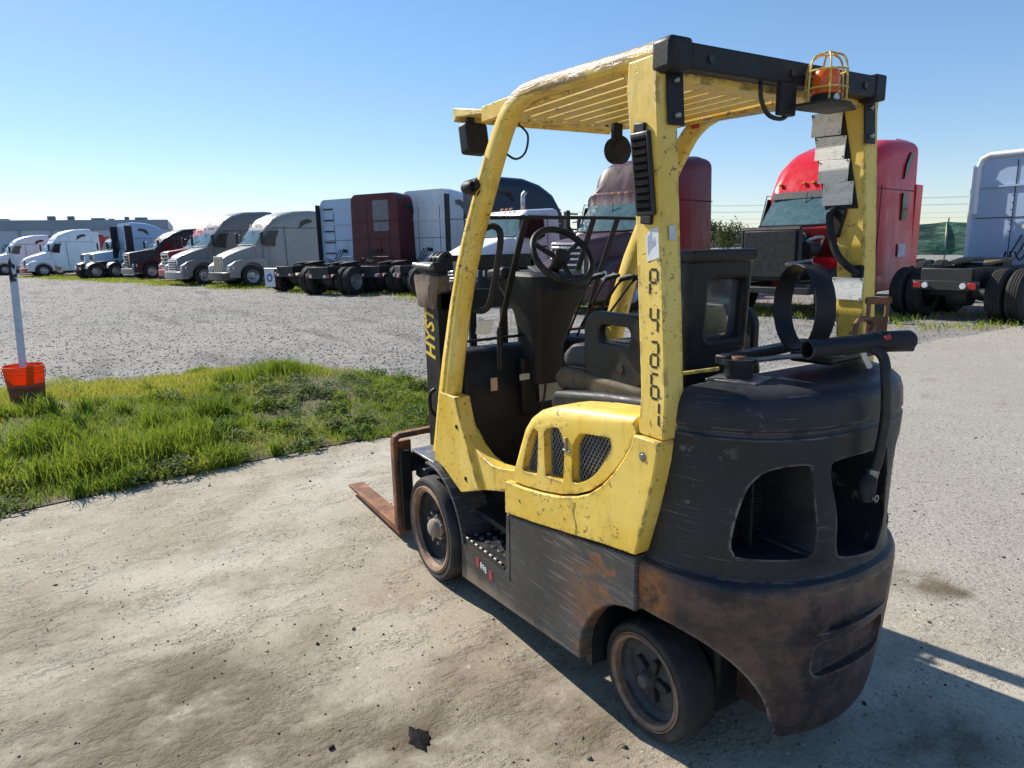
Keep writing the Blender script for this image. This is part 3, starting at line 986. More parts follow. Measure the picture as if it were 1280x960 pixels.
def truck(name, label, loc, heading, p, group='trucks parked in the row across the yard'):
    """x forward, front bumper at x = 0. p gives the body's shape and state"""
    e = empty(name, (loc[0], loc[1], p.get('z', 0)), R(heading), label, 'truck', group)
    body = p['paint']
    L = p['cab_end'] = p.get('cab_end', -5.0)
    roof = p.get('roof', 'high')
    wt0 = 1.02
    zw0, zw1 = p.get('wind', (1.92, 2.72))          # windscreen base and top
    xw0, xw1 = p.get('windx', (-1.62, -2.18))
    # ---- cab and sleeper as one shell
    S = []
    xf = xw0 + .02
    S.append((xf, .85, zw0 - .02, 1.0, .97, .10))
    S.append((xw1, .85, zw1, 1.08, .90, .16))
    if roof == 'day':
        S.append((xw1 - .18, .80, zw1 + .15, 1.10, .95, .16))
        S.append((L + .12, .80, zw1 + .20, 1.10, .97, .16))
        S.append((L, .80, zw1 + .17, 1.08, .95, .16))
    elif roof == 'mid':
        S.append((xw1 - .12, .75, zw1 + .14, 1.12, 1.0, .2))
        S.append((xw1 - .7, .7, zw1 + .52, 1.16, 1.08, .3))
        S.append((xw1 - 1.5, .7, zw1 + .80, 1.2, 1.13, .32))
        S.append((L + .3, .7, zw1 + .86, 1.22, 1.15, .3))
        S.append((L, .7, zw1 + .80, 1.22, 1.15, .26))
    elif roof == 'high':
        top = p.get('top', 3.92)
        d = top - zw1
        S.append((xw1 - .10, .75, zw1 + .14, 1.12, 1.03, .22))
        S.append((xw1 - .45, .72, zw1 + d * .55, 1.15, 1.08, .34))
        S.append((xw1 - .95, .70, zw1 + d * .80, 1.18, 1.12, .40))
        S.append((xw1 - 1.6, .70, zw1 + d * .95, 1.21, 1.15, .38))
        S.append((L + .35, .70, top, 1.24, 1.18, .34))
        S.append((L, .70, top - .03, 1.24, 1.18, .28))
    elif roof == 'bulb':                             # tall rounded cap set back over the cab
        top = p.get('top', 3.9)
        S.append((xw1 - .06, .75, zw1 + .22, 1.12, 1.0, .18))
        S.append((xw1 - .20, .75, zw1 + .28, 1.12, 1.0, .18))
        S.append((xw1 - .26, .75, zw1 + .55, 1.12, .92, .40))
        S.append((xw1 - .45, .72, zw1 + .95, 1.15, .98, .5))
        S.append((xw1 - .9, .70, top - .12, 1.18, 1.10, .5))
        S.append((L + .4, .70, top, 1.22, 1.16, .34))
        S.append((L, .70, top - .06, 1.22, 1.15, .26))
    ks = p.get('split')
    if ks:
        MB().loft([ring_profile(*q[:5], q[5]) for q in S[ks:]]).build('sleeper', p['sleeper_paint'], e, angle=32)
        x_, a_, b_, c_, d_, r_ = S[ks]
        S = S[:ks] + [(x_ + .004, a_, b_, c_, d_, r_)]
    m = MB().loft([ring_profile(x, zb, zt, w, wt, r) for x, zb, zt, w, wt, r in S])
    o = m.build('cab', body, e, angle=32)
    sb = o
    # ---- glass
    if p.get('screen', True):
        g = MB()
        rows = []
        for k in range(5):
            t = .10 + .80 * k / 4
            x = xf + (xw1 - xf) * t; z = zw0 - .02 + (zw1 - zw0 + .02) * t
            w = .92 - .10 * t
            rows.append([(x + .012 + .05 * (1 - (j / 3) ** 2), w * j / 3, z + .012) for j in range(-3, 4)])
        g.loft(rows, cap=False, closed=False)
        g.build('windscreen', p.get('screen_mat', M_glass2), e, angle=60)
        MB().tube([(xf + .03, -.9, zw0 + .06), (xf + .09, -.3, zw0 + .05), (xf + .09, .3, zw0 + .05), (xf + .03, .9, zw0 + .06)], .022, 6).build('screen_trim', M_rubber, e)
        MB().tube([((xf + xw1) / 2 + .075, .015, zw0 + .02), ((xf + xw1) / 2 - .10, .015, zw1 - .02)][::-1], .012, 6).build('screen_divider', M_rubber, e)
    zs = zw0 + .03
    for s in (-1, 1):
        yy = 1.095
        win = [(xw1 + .22, zs), (xw1 - .06, zw1 - .10), (xw1 - .62, zw1 - .08), (xw1 - .68, zs + .02), (xw1 - .4, zs - .10)]
        panel(win, yy, s, .03, 'door_window', M_glass, e)
        # door seam and handle
        dx0, dx1 = xw1 + .28, xw1 - .78
        MB().tube([(dx0, s * 1.075, 1.0), (dx0, s * 1.075, zs), (xw1 - .02, s * 1.09, zw1 - .02), (dx1, s * 1.10, zw1 - .02), (dx1, s * 1.105, 1.0)], .012, 5).build('door_seam', M_rubber, e)
        MB().obox((dx1 + .14, s * 1.115, 1.62), (.16, .03, .05)).build('door_handle', M_rubber, e)
        if p.get('side_window', True) and L < -4.2:
            wx = L + p.get('swx', .75)
            pts = [(wx - .16, 2.05), (wx + .16, 2.05), (wx + .16, 2.68), (wx - .16, 2.68)] if p.get('tall_window') else [(wx - .3, 3.35), (wx + .05, 3.28), (wx + .42, 3.05), (wx + .30, 3.40), (wx - .05, 3.52), (wx - .3, 3.48)]
            if not p.get('tall_window'):
                zt = p.get('top', 3.92) if roof != 'mid' else zw1 + .86
                dz = zt - 3.95
                pts = [(a, b + dz) for a, b in pts]
            panel(pts, 1.195 if not p.get('tall_window') else 1.225, s, .05, 'sleeper_window', M_glass, e)
            if p.get('both_windows'):
                zt = p.get('top', 3.92)
                pts = [(wx - .2 + a, zt - .95 + b) for a, b in ((-.1, .58), (.05, .62), (.28, .30), (.34, .0), (.20, .12), (-.02, .40))]
                panel(pts, 1.21, s, .05, 'sleeper_window', M_glass, e)
        if L < -4.2:
            MB().tube([(L + 1.95, s * 1.19, .75), (L + 1.95, s * 1.195, zw1 + .1)], .012, 5).build('sleeper_seam', M_rubber, e)
            MB().tube([(xw1 - .3, s * 1.10, zw1 + .04), (L + .02, s * 1.215, zw1 + .02)], .014, 5).build('roof_seam', M_rubber, e)
            # side skirt and extender
            MB().box(L + .1, xw1 - .3, s * 1.16 - .04, s * 1.16 + .04, .42, .80).build('side_skirt', body, e, .03)
            if s in p.get('extender', (-1, 1)):
                MB().box(L - p.get('ext_len', .5), L + .02, s * 1.215 - .015, s * 1.215 + .015, .95, p.get('ext_top', (p.get('top', 3.92) if roof != 'mid' else zw1 + .86) - .25)).build('cab_extender', p.get('ext_mat', body), e, .01)
        # mirror
        mx = xw1 + .42
        if p.get('mirrors', True):
            mirror(e, mx, s, zs, p)
        # fender with its wheel arch
        if p.get('hood', 'aero') != 'none':
            ca, rz = -1.25, .62
            arch = [(ca + rz * math.cos(t), .52 + rz * math.sin(t)) for t in [R(-8 + 196 * k / 12) for k in range(13)]]
            zf = 1.22
            out = [(-2.05, .46), (-2.05, 1.28), (-1.7, 1.38), (-1.0, 1.36), (-.45, zf), (-.16, 1.02), (-.10, .46)] + arch
            f = MB().prism(out, 'y', s * .66, s * 1.21)
            f.build('fender', p.get('fender_paint', body), e, .05, 3)
            MB().obox((-.30, s * 1.0, .92), (.30, .40, .24), (0, 0, -s * .5)).build('headlight', M_whitelens, e, .06)
    for s in (-1, 1):
        put_wheel('front', -1.25, s, 1.18, e)
    # ---- nose
    hood = p.get('hood', 'aero')
    if hood == 'aero':
        H = [(-.14, .55, 1.32, .62, .52), (-.35, .6, 1.52, .84, .66), (-.9, .8, 1.72, .98, .80), (-1.5, .9, 1.90, 1.02, .90), (xf - .02, .9, zw0 + .01, 1.02, .93)]
    else:
        H = [(-.12, .6, 1.70, .52, .48), (-.25, .6, 1.76, .60, .54), (-.9, .8, 1.84, .70, .62), (-1.5, .9, 1.94, .86, .78), (xf - .02, .9, zw0 + .01, 1.0, .92)]
    if hood != 'none':
        MB().loft([ring_profile(x, zb, zt, w, wt, .14) for x, zb, zt, w, wt in H]).build('hood', p.get('hood_paint', body), e, angle=34)
        # grille
        gz0, gz1, gw = (.72, 1.30, .52) if hood == 'aero' else (.72, 1.66, .46)
        if p.get('tall_grille'):
            gz0, gz1, gw = .70, 1.42, .42
        x0 = H[0][0]
        MB().box(x0 - .02, x0 + .025, -gw, gw, gz0, gz1).build('grille_back', M_rubber, e)
        MB().prism(rrect(-gw - .05, gw + .05, gz0 - .05, gz1 + .05, .06, 3), 'x', x0 - .03, x0 + .018).build('grille_surround', p.get('grille_frame', M_chrome), e, .01)
        nb = p.get('bars', 6)
        for k in range(nb):
            if p.get('vbars'):
                y = -gw + 2 * gw * (k + .5) / nb
                MB().box(x0 + .02, x0 + .05, y - .018, y + .018, gz0 + .02, gz1 - .02).build('grille_bar', M_chrome, e)
            else:
                z = gz0 + (gz1 - gz0) * (k + .5) / nb
                MB().obox((x0 + .05, 0, z), (.07, 2 * gw, .055), (0, .35, 0)).build('grille_bar', M_chrome, e, .01)
        if p.get('diagonal'):
            MB().obox((x0 + .075, 0, (gz0 + gz1) / 2), (.02, .06, 1.25 * (gz1 - gz0)), (R(42), 0, 0)).build('grille_diagonal', M_chrome, e)
        bp = [(-.10, -1.18), (.04, -.85), (.09, -.4), (.09, .4), (.04, .85), (-.10, 1.18), (-.45, 1.2), (-.45, -1.2)]
        MB().prism(bp, 'z', .34, .72).build('bumper', p.get('bumper_paint', body), e, .04, 3)
    else:
        # stripped nose: radiator, cooler frame, engine, hoses
        MB().box(-.62, -.46, -.60, .60, .86, 1.86).build('radiator', p.get('rad_mat', M_engine), e, .02)
        for z in (.84, 1.88):
            MB().tube([(-.54, -.66, z), (-.54, .66, z)], .06, 8).build('radiator_tank', M_chassis, e)
        for y in (-.66, .66):
            MB().tube([(-.54, y, .84), (-.54, y, 1.88)], .05, 8).build('radiator_frame', M_rubber, e)
        m = MB(); r_ = random.Random(3)
        m.box(-1.75, -.7, -.34, .34, .80, 1.62).box(-1.5, -.8, -.25, .25, 1.6, 1.82)
        m.build('engine', M_engine, e, .06)
        for k in range(9):
            y0 = r_.uniform(-.55, .55); x0 = r_.uniform(-1.6, -.8)
            pts = [(x0, y0, r_.uniform(1.1, 1.7)), (x0 + r_.uniform(-.2, .3), y0 + r_.uniform(-.25, .25), r_.uniform(1.5, 1.95)), (x0 + r_.uniform(.1, .4), y0 + r_.uniform(-.3, .3), r_.uniform(1.3, 1.8)), (-.58, y0 * .8, r_.uniform(1.0, 1.7))]
            MB().tube(smooth_path(pts, 5), r_.uniform(.02, .055), 7).build('hose', r_.choice([M_rubber, M_engine, M_alu]), e)
        MB().box(-1.72, -1.60, -.95, .95, 1.25, 1.92).build('firewall', M_engine, e, .02)
        MB().lathe([(0, -.2), (.16, -.2), (.17, 0), (.16, .25), (0, .25)], (-1.2, .55, 1.45), 'x', 16).build('air_cleaner', M_rubber, e)
        MB().box(-.70, -.35, -1.0, 1.0, .52, .66).build('front_beam', M_chassis, e, .02)
        MB().box(-1.6, -.5, .5, .95, .6, .74).box(-1.6, -.5, -.95, -.5, .6, .74).build('front_bracket', M_chassis, e, .02)
    if p.get('visor_band'):
        MB().obox((xw1 + .115, 0, zw1 - .055), (.20, 1.72, .012), (0, R(53), 0)).build('visor_band', M_rubber, e)
    if p.get('side_plate'):
        MB().box(L + .45, L + .85, 1.235, 1.247, 1.20, 1.50).build('white_plate', M_flap, e)
    if p.get('horn'):
        MB().tube([(L + .1, .6, 3.9), (L - .15, .62, 4.0), (L - .75, .62, 4.0)], .04, 8).build('air_horn', M_rubber, e)
    if p.get('patch'):
        MB().prism(rrect(-.75, .05, 2.35, 3.55, .03, 3), 'x', L - .014, L - .004).build('grey_patch', simple('grey_patch', (.22, .20, .22), .6), e)
        MB().prism(rrect(.25, .45, 1.2, 1.75, .02, 3), 'x', L - .02, L - .004).build('back_hatch', M_rubber, e)
    if p.get('rivets'):
        for i in range(11):
            for (y, z) in ((-1.05 + .21 * i, 2.62), (.42, 1.75 + .16 * i if i < 6 else 1.75)):
                MB().lathe([(0, L - .022), (.016, L - .018), (.02, L - .004)], (0, y, z), 'x', 6).build('rivet', M_chrome, e)
        for y, z in ((.1, 1.85), (-.35, 1.80)):
            MB().lathe([(0, L - .05), (.06, L - .05), (.07, L - .004)], (0, y, z), 'x', 14).build('coupling', M_chrome, e)
    if p.get('trim'):
        zt_ = p['top']
        MB().tube([(L - .03, 1.16, 2.15), (L - .03, 1.16, zt_ - .30), (L - .03, 1.10, zt_ - .12), (L - .03, .95, zt_ - .045), (L - .03, -.95, zt_ - .045), (L - .03, -1.10, zt_ - .12), (L - .03, -1.16, zt_ - .3), (L - .03, -1.16, 2.15)], .065, 10).build('edge_trim', PT_white, e)
    if p.get('visor'):
        MB().obox((xw1 + .13, 0, zw1 + .02), (.34, 1.9, .05), (0, .42, 0)).build('sun_visor', p['visor'], e, .02)
    if p.get('amber', True):
        for k in (-2, -1, 0, 1, 2) if p.get('amber5', True) else ():
            MB().obox((xw1 - .10, k * .22 if abs(k) < 2 else k * .40, zw1 + .22 if roof != 'day' else zw1 + .20), (.10, .07, .04), (0, .5, 0)).build('marker_light', M_amber, e, .012)
    if p.get('stack'):
        for s in p['stack']:
            MB().tube([(L - .25, s * 1.0, 1.0), (L - .25, s * 1.0, 3.15), (L - .27, s * 1.0, 3.28), (L - .36, s * 1.0, 3.36)], .075, 12).build('exhaust_stack', M_alu, e)
    chassis(e, p)
    # ---- back of the cab
    bw, zt = (1.13, 3.0) if roof != 'day' else (1.0, 2.5)
    if p.get('back', True):
        rb = random.Random(hash(name) % 97)
        MB().prism(rrect(-.30, .30, 1.15, 1.95, .05, 3), 'x', L - .012, L - .004).build('access_panel', p.get('back_panel', body), e)
        MB().box(L - .05, L - .01, -bw, bw, zt * .92 - .03, zt * .92 + .01).build('back_seam', body, e)
        for y in (-.72, .38):
            MB().tube([(L - .006, y, 1.0), (L - .006, y, zt + .3)], .010, 5).build('back_panel_seam', M_rubber, e)
        MB().tube([(L - .006, -bw, 2.05), (L - .006, bw, 2.05)], .010, 5).build('back_panel_seam', M_rubber, e)
        for k in range(2):
            y = rb.uniform(-.5, .5); z = rb.uniform(1.3, 1.8)
            MB().box(L - .08, L - .003, y - .05, y + .05, z - .07, z + .07).build('coupling_box', M_rubber, e, .015)
        MB().tube([(L - .02, -.75, 1.35), (L - .14, -.72, 1.35), (L - .14, .1, 1.35), (L - .02, .12, 1.35)], .018, 6).build('grab_bar', M_chrome, e)
        for k in range(3):
            y = -.15 + .14 * k
            pts = [(L - .05, y, 1.65), (L - .3, y + .1, 1.2), (L - .65, y + .05, 1.12), (L - .9, y * .6, 1.3)]
            MB().tube(smooth_path(pts, 5), .018, 6).build('air_hose', M_rubber, e)
        for k in range(p.get('brackets', 0)):
            z = 1.5 + 1.9 * k / max(1, p['brackets'] - 1)
            MB().box(L - .07, L - .005, .42, .95, z - .03, z + .03).build('bracket', M_rubber, e)
    return e
# ------------------------------------------------------------------ paints
PT_white = car_paint('white_paint', (.72, .75, .78), .3)
PT_pale = car_paint('pale_blue_paint', (.36, .48, .60), .35)
PT_silver = car_paint('silver_grey_paint', (.17, .168, .17), .28, .18)
PT_grey = car_paint('warm_grey_paint', (.27, .258, .24), .32, .18)
PT_red = car_paint('red_paint', (.60, .012, .020), .26, .05, (.35, .06, .05))
PT_dred = car_paint('dark_red_paint', (.24, .010, .014), .33, .08, (.12, .04, .035))
PT_maroon = car_paint('maroon_paint', (.085, .006, .010), .35, .1, (.08, .03, .03))
PT_brown = car_paint('plum_brown_paint', (.085, .040, .045), .33, .15, (.14, .10, .095))  # dark red truck's front, with brown reflections put into the colour
PT_navy = car_paint('navy_paint', (.018, .03, .055), .3, .2, (.07, .075, .08))
PT_black = car_paint('black_paint', (.018, .016, .018), .3, .3, (.10, .09, .08))
PT_ice = car_paint('ice_blue_paint', (.40, .52, .68), .3, .15, (.42, .46, .5))
PT_rose = car_paint('faded_red_paint', (.40, .035, .045), .4, .15, (.3, .15, .13))
PT_wine = car_paint('wine_red_paint', (.095, .004, .007), .35, .05, (.07, .02, .02))

def build_trucks():
    T = truck
    T('tractor_unit', 'white sleeper tractor parked beside the red nosed white one', (77.2, 10.4), 105, dict(paint=PT_white, top=3.6, back=False))
    T('tractor_unit', 'white sleeper tractor with a dark red grille and bumper', (66.5, 6.9), 105, dict(paint=PT_white, top=3.8, bumper_paint=PT_dred, grille_frame=PT_dred, back=False))
    T('tractor_unit', 'dark maroon sleeper tractor behind the red nosed white one', (85.5, 2.5), -68, dict(paint=PT_maroon, top=3.8))
    T('tractor_unit', 'faded red sleeper tractor tucked behind a white one', (71.0, 6.0), 105, dict(paint=PT_rose, top=3.5, back=False))
    T('day_cab_truck', 'pale blue day cab with square hood and silver grille', (57.8, 2.1), 105, dict(paint=PT_pale, roof='day', hood='square', cab_end=-3.35, wind=(1.95, 2.68), windx=(-1.8, -2.05), bars=1, extender=()))
    T('day_cab_truck', 'pale blue day cab standing beyond its square hooded twin', (61.3, 2.7), 105, dict(paint=PT_pale, roof='day', hood='square', cab_end=-3.35, wind=(1.95, 2.68), windx=(-1.8, -2.05), bars=1, extender=()))
    T('tractor_unit', 'pale sleeper tractor with a black back wall and bare axles', (58.0, -5.0), -70, dict(paint=PT_ice, top=3.9, back_panel=M_rubber, fenders=True, ext_mat=M_rubber))
    T('tractor_unit', 'dark damaged tractor with a slanted bar across its grille', (51.0, .1), 105, dict(paint=PT_black, roof='mid', wind=(1.9, 2.45), hood='square', bars=5, diagonal=True, bumper_paint=PT_grey, back=False))
    T('tractor_unit', 'red tractor with a slanted bar across its grille', (43.4, -1.6), 105, dict(paint=PT_rose, top=3.75, hood='square', bars=5, diagonal=True, back=False, hood_paint=PT_dred))
    T('tractor_unit', 'dark silver tractor with wide chrome grille bars', (38.1, -1.5), 105, dict(paint=PT_silver, top=3.8, bars=5, bumper_paint=PT_grey, back=False, cab_end=-5.3))
    T('tractor_unit', 'light grey tractor with upright chrome grille bars', (33.6, -3.05), 105, dict(paint=PT_grey, top=3.62, vbars=True, bars=8, back=False, bumper_paint=PT_black, tall_grille=True))
    T('tractor_unit', 'white sleeper tractor showing its bracketed back wall', (30.84, -12.03), -62, dict(paint=PT_ice, top=3.85, brackets=5, ext_mat=M_rubber, extender=(1,), ext_len=.25, flaps=(1,), flap_mat=M_flap, flap_logo=True))
    T('tractor_unit', 'maroon sleeper tractor showing its back wall and grey patch', (27.79, -12.33), -60, dict(paint=PT_maroon, top=3.85, extender=(), patch=True))
    T('tractor_unit', 'silver sleeper tractor with tall black edged fairings', (26.41, -14.27), -64, dict(paint=PT_white, top=3.95, ext_mat=M_rubber, extender=(-1,), ext_len=.3))
    T('tractor_unit', 'navy high roof sleeper tractor behind the white day cab', (20.13, -15.58), -100, dict(paint=PT_navy, top=4.1, extender=(), cab_end=-5.4))
    T('day_cab_truck', 'white day cab truck with a long sloping hood', (16.4, -6.95), 98, dict(paint=PT_white, roof='day', cab_end=-3.4, amber5=True, wind=(1.88, 2.55), windx=(-1.75, -2.05), stack=(-1,), extender=(), grille_frame=M_alu, bumper_paint=M_chassis, fender_paint=M_chassis))
    T('tractor_unit', 'plum brown tractor with a bulbous roof cap and red sleeper', (12.02, -7.87), 105, dict(paint=PT_brown, roof='bulb', top=3.95, hood='square', bars=7, side_window=False, extender=(), back=False, split=5, sleeper_paint=PT_wine, cab_end=-5.0))
    T('tractor_unit', 'bright red sleeper tractor stripped of its hood', (8.32, -10.27), 99, dict(paint=PT_red, top=3.95, hood='none', tall_window=True, both_windows=True, swx=.62, ext_mat=PT_red, ext_len=.38, ext_top=2.9, back=False, tail=-8.2, mirrors=False, visor_band=True, side_plate=True, horn=True))
    T('tractor_unit', 'ice blue sleeper tractor showing riveted back wall and tail lamps', (5.86, -21.07), -88, dict(paint=PT_ice, top=3.5, extender=(1, -1), ext_len=.18, ext_mat=PT_white, fifth_mat=simple('rusty_plate', (.20, .145, .085), .7, .3, bump=.4, bscale=20), axles=(-6.6, -7.9), tail=-8.6, rivets=True, trim=True))
build_trucks()
tub = MB().lathe([(.0, .02), (.20, .0), (.22, .0), (.30, .30), (.315, .31), (.315, .325), (.29, .325), (.21, .03), (0, .03)], (0, 0, 0), 'z', 28)
tub = tub.build('wash_tub', simple('pale_teal_plastic', (.30, .48, .45), .4), None, angle=30)
tub.location = (9.3, -10.7, 0)
tag(tub, 'pale teal tub on the ground before the stripped red tractor', 'tub')

# ------------------------------------------------------------------ background
def background():
    M_roofband = simple('dark_blue_cladding', (.27, .31, .37), .5, var=.15, scale=.2)
    M_wall = simple('pale_wall', (.50, .56, .62), .7, var=.12, scale=.15)
    M_unit = simple('roof_unit_grey', (.17, .19, .2), .6, var=.3, scale=.6)
    M_door = simple('dock_door', (.23, .28, .34), .6)
    a, b = Vector((166, 40, 0)), Vector((160, -12, 0))
    d = (b - a).normalized(); nrm = Vector((d.y, -d.x, 0))
    if nrm.x > 0: nrm = -nrm
    L = (b - a).length
    e = empty('warehouse', a, math.atan2(d.y, d.x), 'long low warehouse with a dark roof band behind the trucks', 'building')
    sgn = 1 if (Matrix.Rotation(math.atan2(d.y, d.x), 3, 'Z') @ Vector((0, 1, 0))).dot(nrm) < 0 else -1
    MB().box(0, L, 0, sgn * 40, 0, 6.6).build('wall', M_wall, e)
    MB().box(-.3, L + .3, -sgn * .35, sgn * 40.3, 6.6, 8.5).build('roof_band', M_roofband, e, .05)
    k = 0
    for x in np.arange(3, L - 2, 5.2):
        MB().box(x, x + 3.0, -sgn * .12, sgn * .1, .2, 4.0).build('dock_door', M_door, e)
    for x in np.arange(.5, L, 5.2):
        MB().box(x, x + .25, -sgn * .2, sgn * .1, 0, 6.6).build('pilaster', M_roofband, e)
    r_ = random.Random(5)
    x = 1.5
    while x < L - 3:
        w = r_.uniform(.8, 2.6); h = r_.uniform(.5, 1.5)
        if r_.random() < .75:
            MB().box(x, x + w, sgn * 2.5, sgn * (2.5 + w), 8.5, 8.5 + h * .6).build('roof_unit', M_unit, e, .05)
        x += w + r_.uniform(.2, 3.0)
    # shade cloth fence
    t = NT('green_cloth')
    v = t.co()
    f1 = t.noise(t.co(scale=(.6, .6, 2.2)), 1.3, 5, .6, .6)
    t.set('Base Color', t.mix(t.ramp(f1, .4, .65), (.012, .06, .04), (.05, .16, .11)))
    t.set('Roughness', .7)
    t.set('Normal', t.bump(f1, .6, .2))
    P0, P1 = Vector((30.0, -42.0, 0)), Vector((3.0, -45.0, 0))
    dd = (P1 - P0); n = 9
    f = empty('shade_cloth_fence', P0, math.atan2(dd.y, dd.x), 'green shade cloth fence strung between posts beyond the tractors', 'fence')
    LL = dd.length
    for i in range(n):
        x0, x1 = LL * i / n, LL * (i + 1) / n
        m = MB()
        rows = []
        for j in range(9):
            zz = .5 + 2.0 * j / 8
            rows.append([(x0 + (x1 - x0) * q / 8, .10 * math.sin(q * 1.1 + i * 2 + j * .5) - .25 * math.sin(math.pi * j / 8) * (.4 + .6 * math.sin(i * 1.7 + q * .4)), zz - (.10 * math.sin(math.pi * q / 8) if j == 8 else 0)) for q in range(9)])
        m.loft(rows, cap=False, closed=False)
        m.build('cloth_panel', t.m, f, angle=80)
    M_post = simple('galvanised_post', (.35, .36, .36), .5, .6)
    for i in range(n + 1):
        MB().tube([(LL * i / n, .1, 0), (LL * i / n + .1 * math.sin(i * 3), .1, 2.75)], .05, 8).build('post', M_post, f)
    # utility poles with wires
    M_wood = simple('weathered_pole', (.11, .09, .075), .8)
    M_wire = simple('wire', (.16, .18, .21), .6)
    spots = [(60, -97), (80, -84), (103, -69), (128, -50)]
    poles = []
    for i, (x, y) in enumerate(spots):
        p = empty('utility_pole', (x, y, 0), math.atan2(13, 22), 'thin wooden utility pole carrying wires far beyond the yard', 'pole', 'utility poles beyond the yard')
        MB().tube([(0, 0, 0), (0, 0, 7.8)], [.15, .10], 8).build('shaft', M_wood, p)
        for z in (7.2, 6.2):
            MB().box(-.06, .06, -1.1, 1.1, z - .06, z + .06).build('cross_arm', M_wood, p)
        poles.append((x, y))
    w = empty('power_lines', (*poles[0], 0), 0, 'thin power lines sagging between the utility poles', 'wires')
    for off, z in ((-1, 7.3), (1, 7.3), (-1, 6.3), (1, 6.3), (0, 5.2), (0, 4.5)):
        pts = []
        ext = [(36, -113)] + poles + [(160, -28)]
        for (x0, y0), (x1, y1) in zip(ext[:-1], ext[1:]):
            for q in range(8):
                t_ = q / 8
                pts.append((x0 + (x1 - x0) * t_ - off * .5 - poles[0][0], y0 + (y1 - y0) * t_ + off * .86 - poles[0][1], z - 1.0 * 4 * t_ * (1 - t_) * .35))
        MB().tube(pts, .013, 4).build('wire', M_wire, w)
    # trees and shrubs on the horizon
    M_bark = simple('bark', (.075, .06, .045), .9, bump=.5)
    M_leaf = leaf_mat('tree_leaf', (.055, .07, .03), (.035, .055, .02), (.018, .032, .014), .2)
    def tree(x, y, h, r, seed, label, n=1500, group='trees beyond the yard'):
        rr = np.random.default_rng(seed)
        e = empty('tree', (x, y, 0), 0, label, 'tree', group)
        m = MB()
        m.tube([(0, 0, 0), (.05, .02, h * .35), (.0, .05, h * .6), (.1, 0, h * .9)], [h * .035, h * .028, h * .018, h * .006], 7)
        m.build('trunk', M_bark, e)
        for k in range(5):
            a = k * 1.26 + seed
            MB().tube([(0, 0, h * (.32 + .08 * k)), (r * .4 * math.cos(a), r * .4 * math.sin(a), h * (.45 + .09 * k)), (r * .8 * math.cos(a), r * .8 * math.sin(a), h * (.52 + .1 * k))], [h * .014, h * .009, h * .004], 5).build('branch', M_bark, e)
        # clumps of leaves
        nc = 16
        cx = rr.normal(0, .45, (nc, 3)); cx[:, 2] = rr.uniform(-.6, 1.0, nc)
        idx = rr.integers(0, nc, n)
        P = cx[idx] * np.array([r * .75, r * .75, h * .27]) + rr.normal(0, .20 * r, (n, 3)) * np.array([1, 1, .8])
        P[:, 2] += h * .66
        o = leaves('crown', P[:, 0], P[:, 1], P[:, 2], rr.uniform(.10, .24, n) * max(1, h / 5), np.clip(rr.normal(.5, .3, n), 0, 1), M_leaf, .9)
        o.parent = e
    tree(44.5, -48.0, 3.3, 2.1, 1, 'dark bushy tree by the plum brown tractor', 2200)
    tree(41.0, -46.5, 2.9, 2.0, 2, 'low spreading shrubby tree next to the bushy one', 2000)
    tree(49.5, -51.0, 3.9, 1.1, 3, 'slim young tree standing by the bushy one', 900)
    tree(64, -60.5, 2.6, 2.6, 4, 'low rounded tree in front of the far houses', 1500)
    # far houses
    M_h = [simple('house_wall_tan', (.33, .27, .21), .8), simple('house_wall_grey', (.35, .36, .37), .8), simple('house_wall_cream', (.42, .39, .33), .8)]
    M_r = simple('house_roof', (.13, .10, .09), .8)
    for i, (x, y, w_, h_, lab) in enumerate(((118, -125, 26, 3.4, 'low tan shed far beyond the yard'), (100, -145, 18, 3.8, 'grey house with a dark roof far beyond the yard'), (150, -95, 30, 3.6, 'cream building far beyond the yard'))):
        hme = empty('house', (x, y, 0), R(52), lab, 'building')
        MB().box(-w_ / 2, w_ / 2, -4, 4, 0, h_ * .66).build('wall', M_h[i], hme)
        MB().prism([(-4.5, h_ * .66), (0, h_ * 1.1), (4.5, h_ * .66)], 'x', -w_ / 2 - .4, w_ / 2 + .4).build('roof', M_r, hme)
        for q in (-.3, 0, .3):
            for s in (-1, 1):
                MB().box(q * w_ - .7, q * w_ + .7, s * 4.05 - .04, s * 4.05 + .04, .9, 1.9).build('window', M_glass, hme)
background()
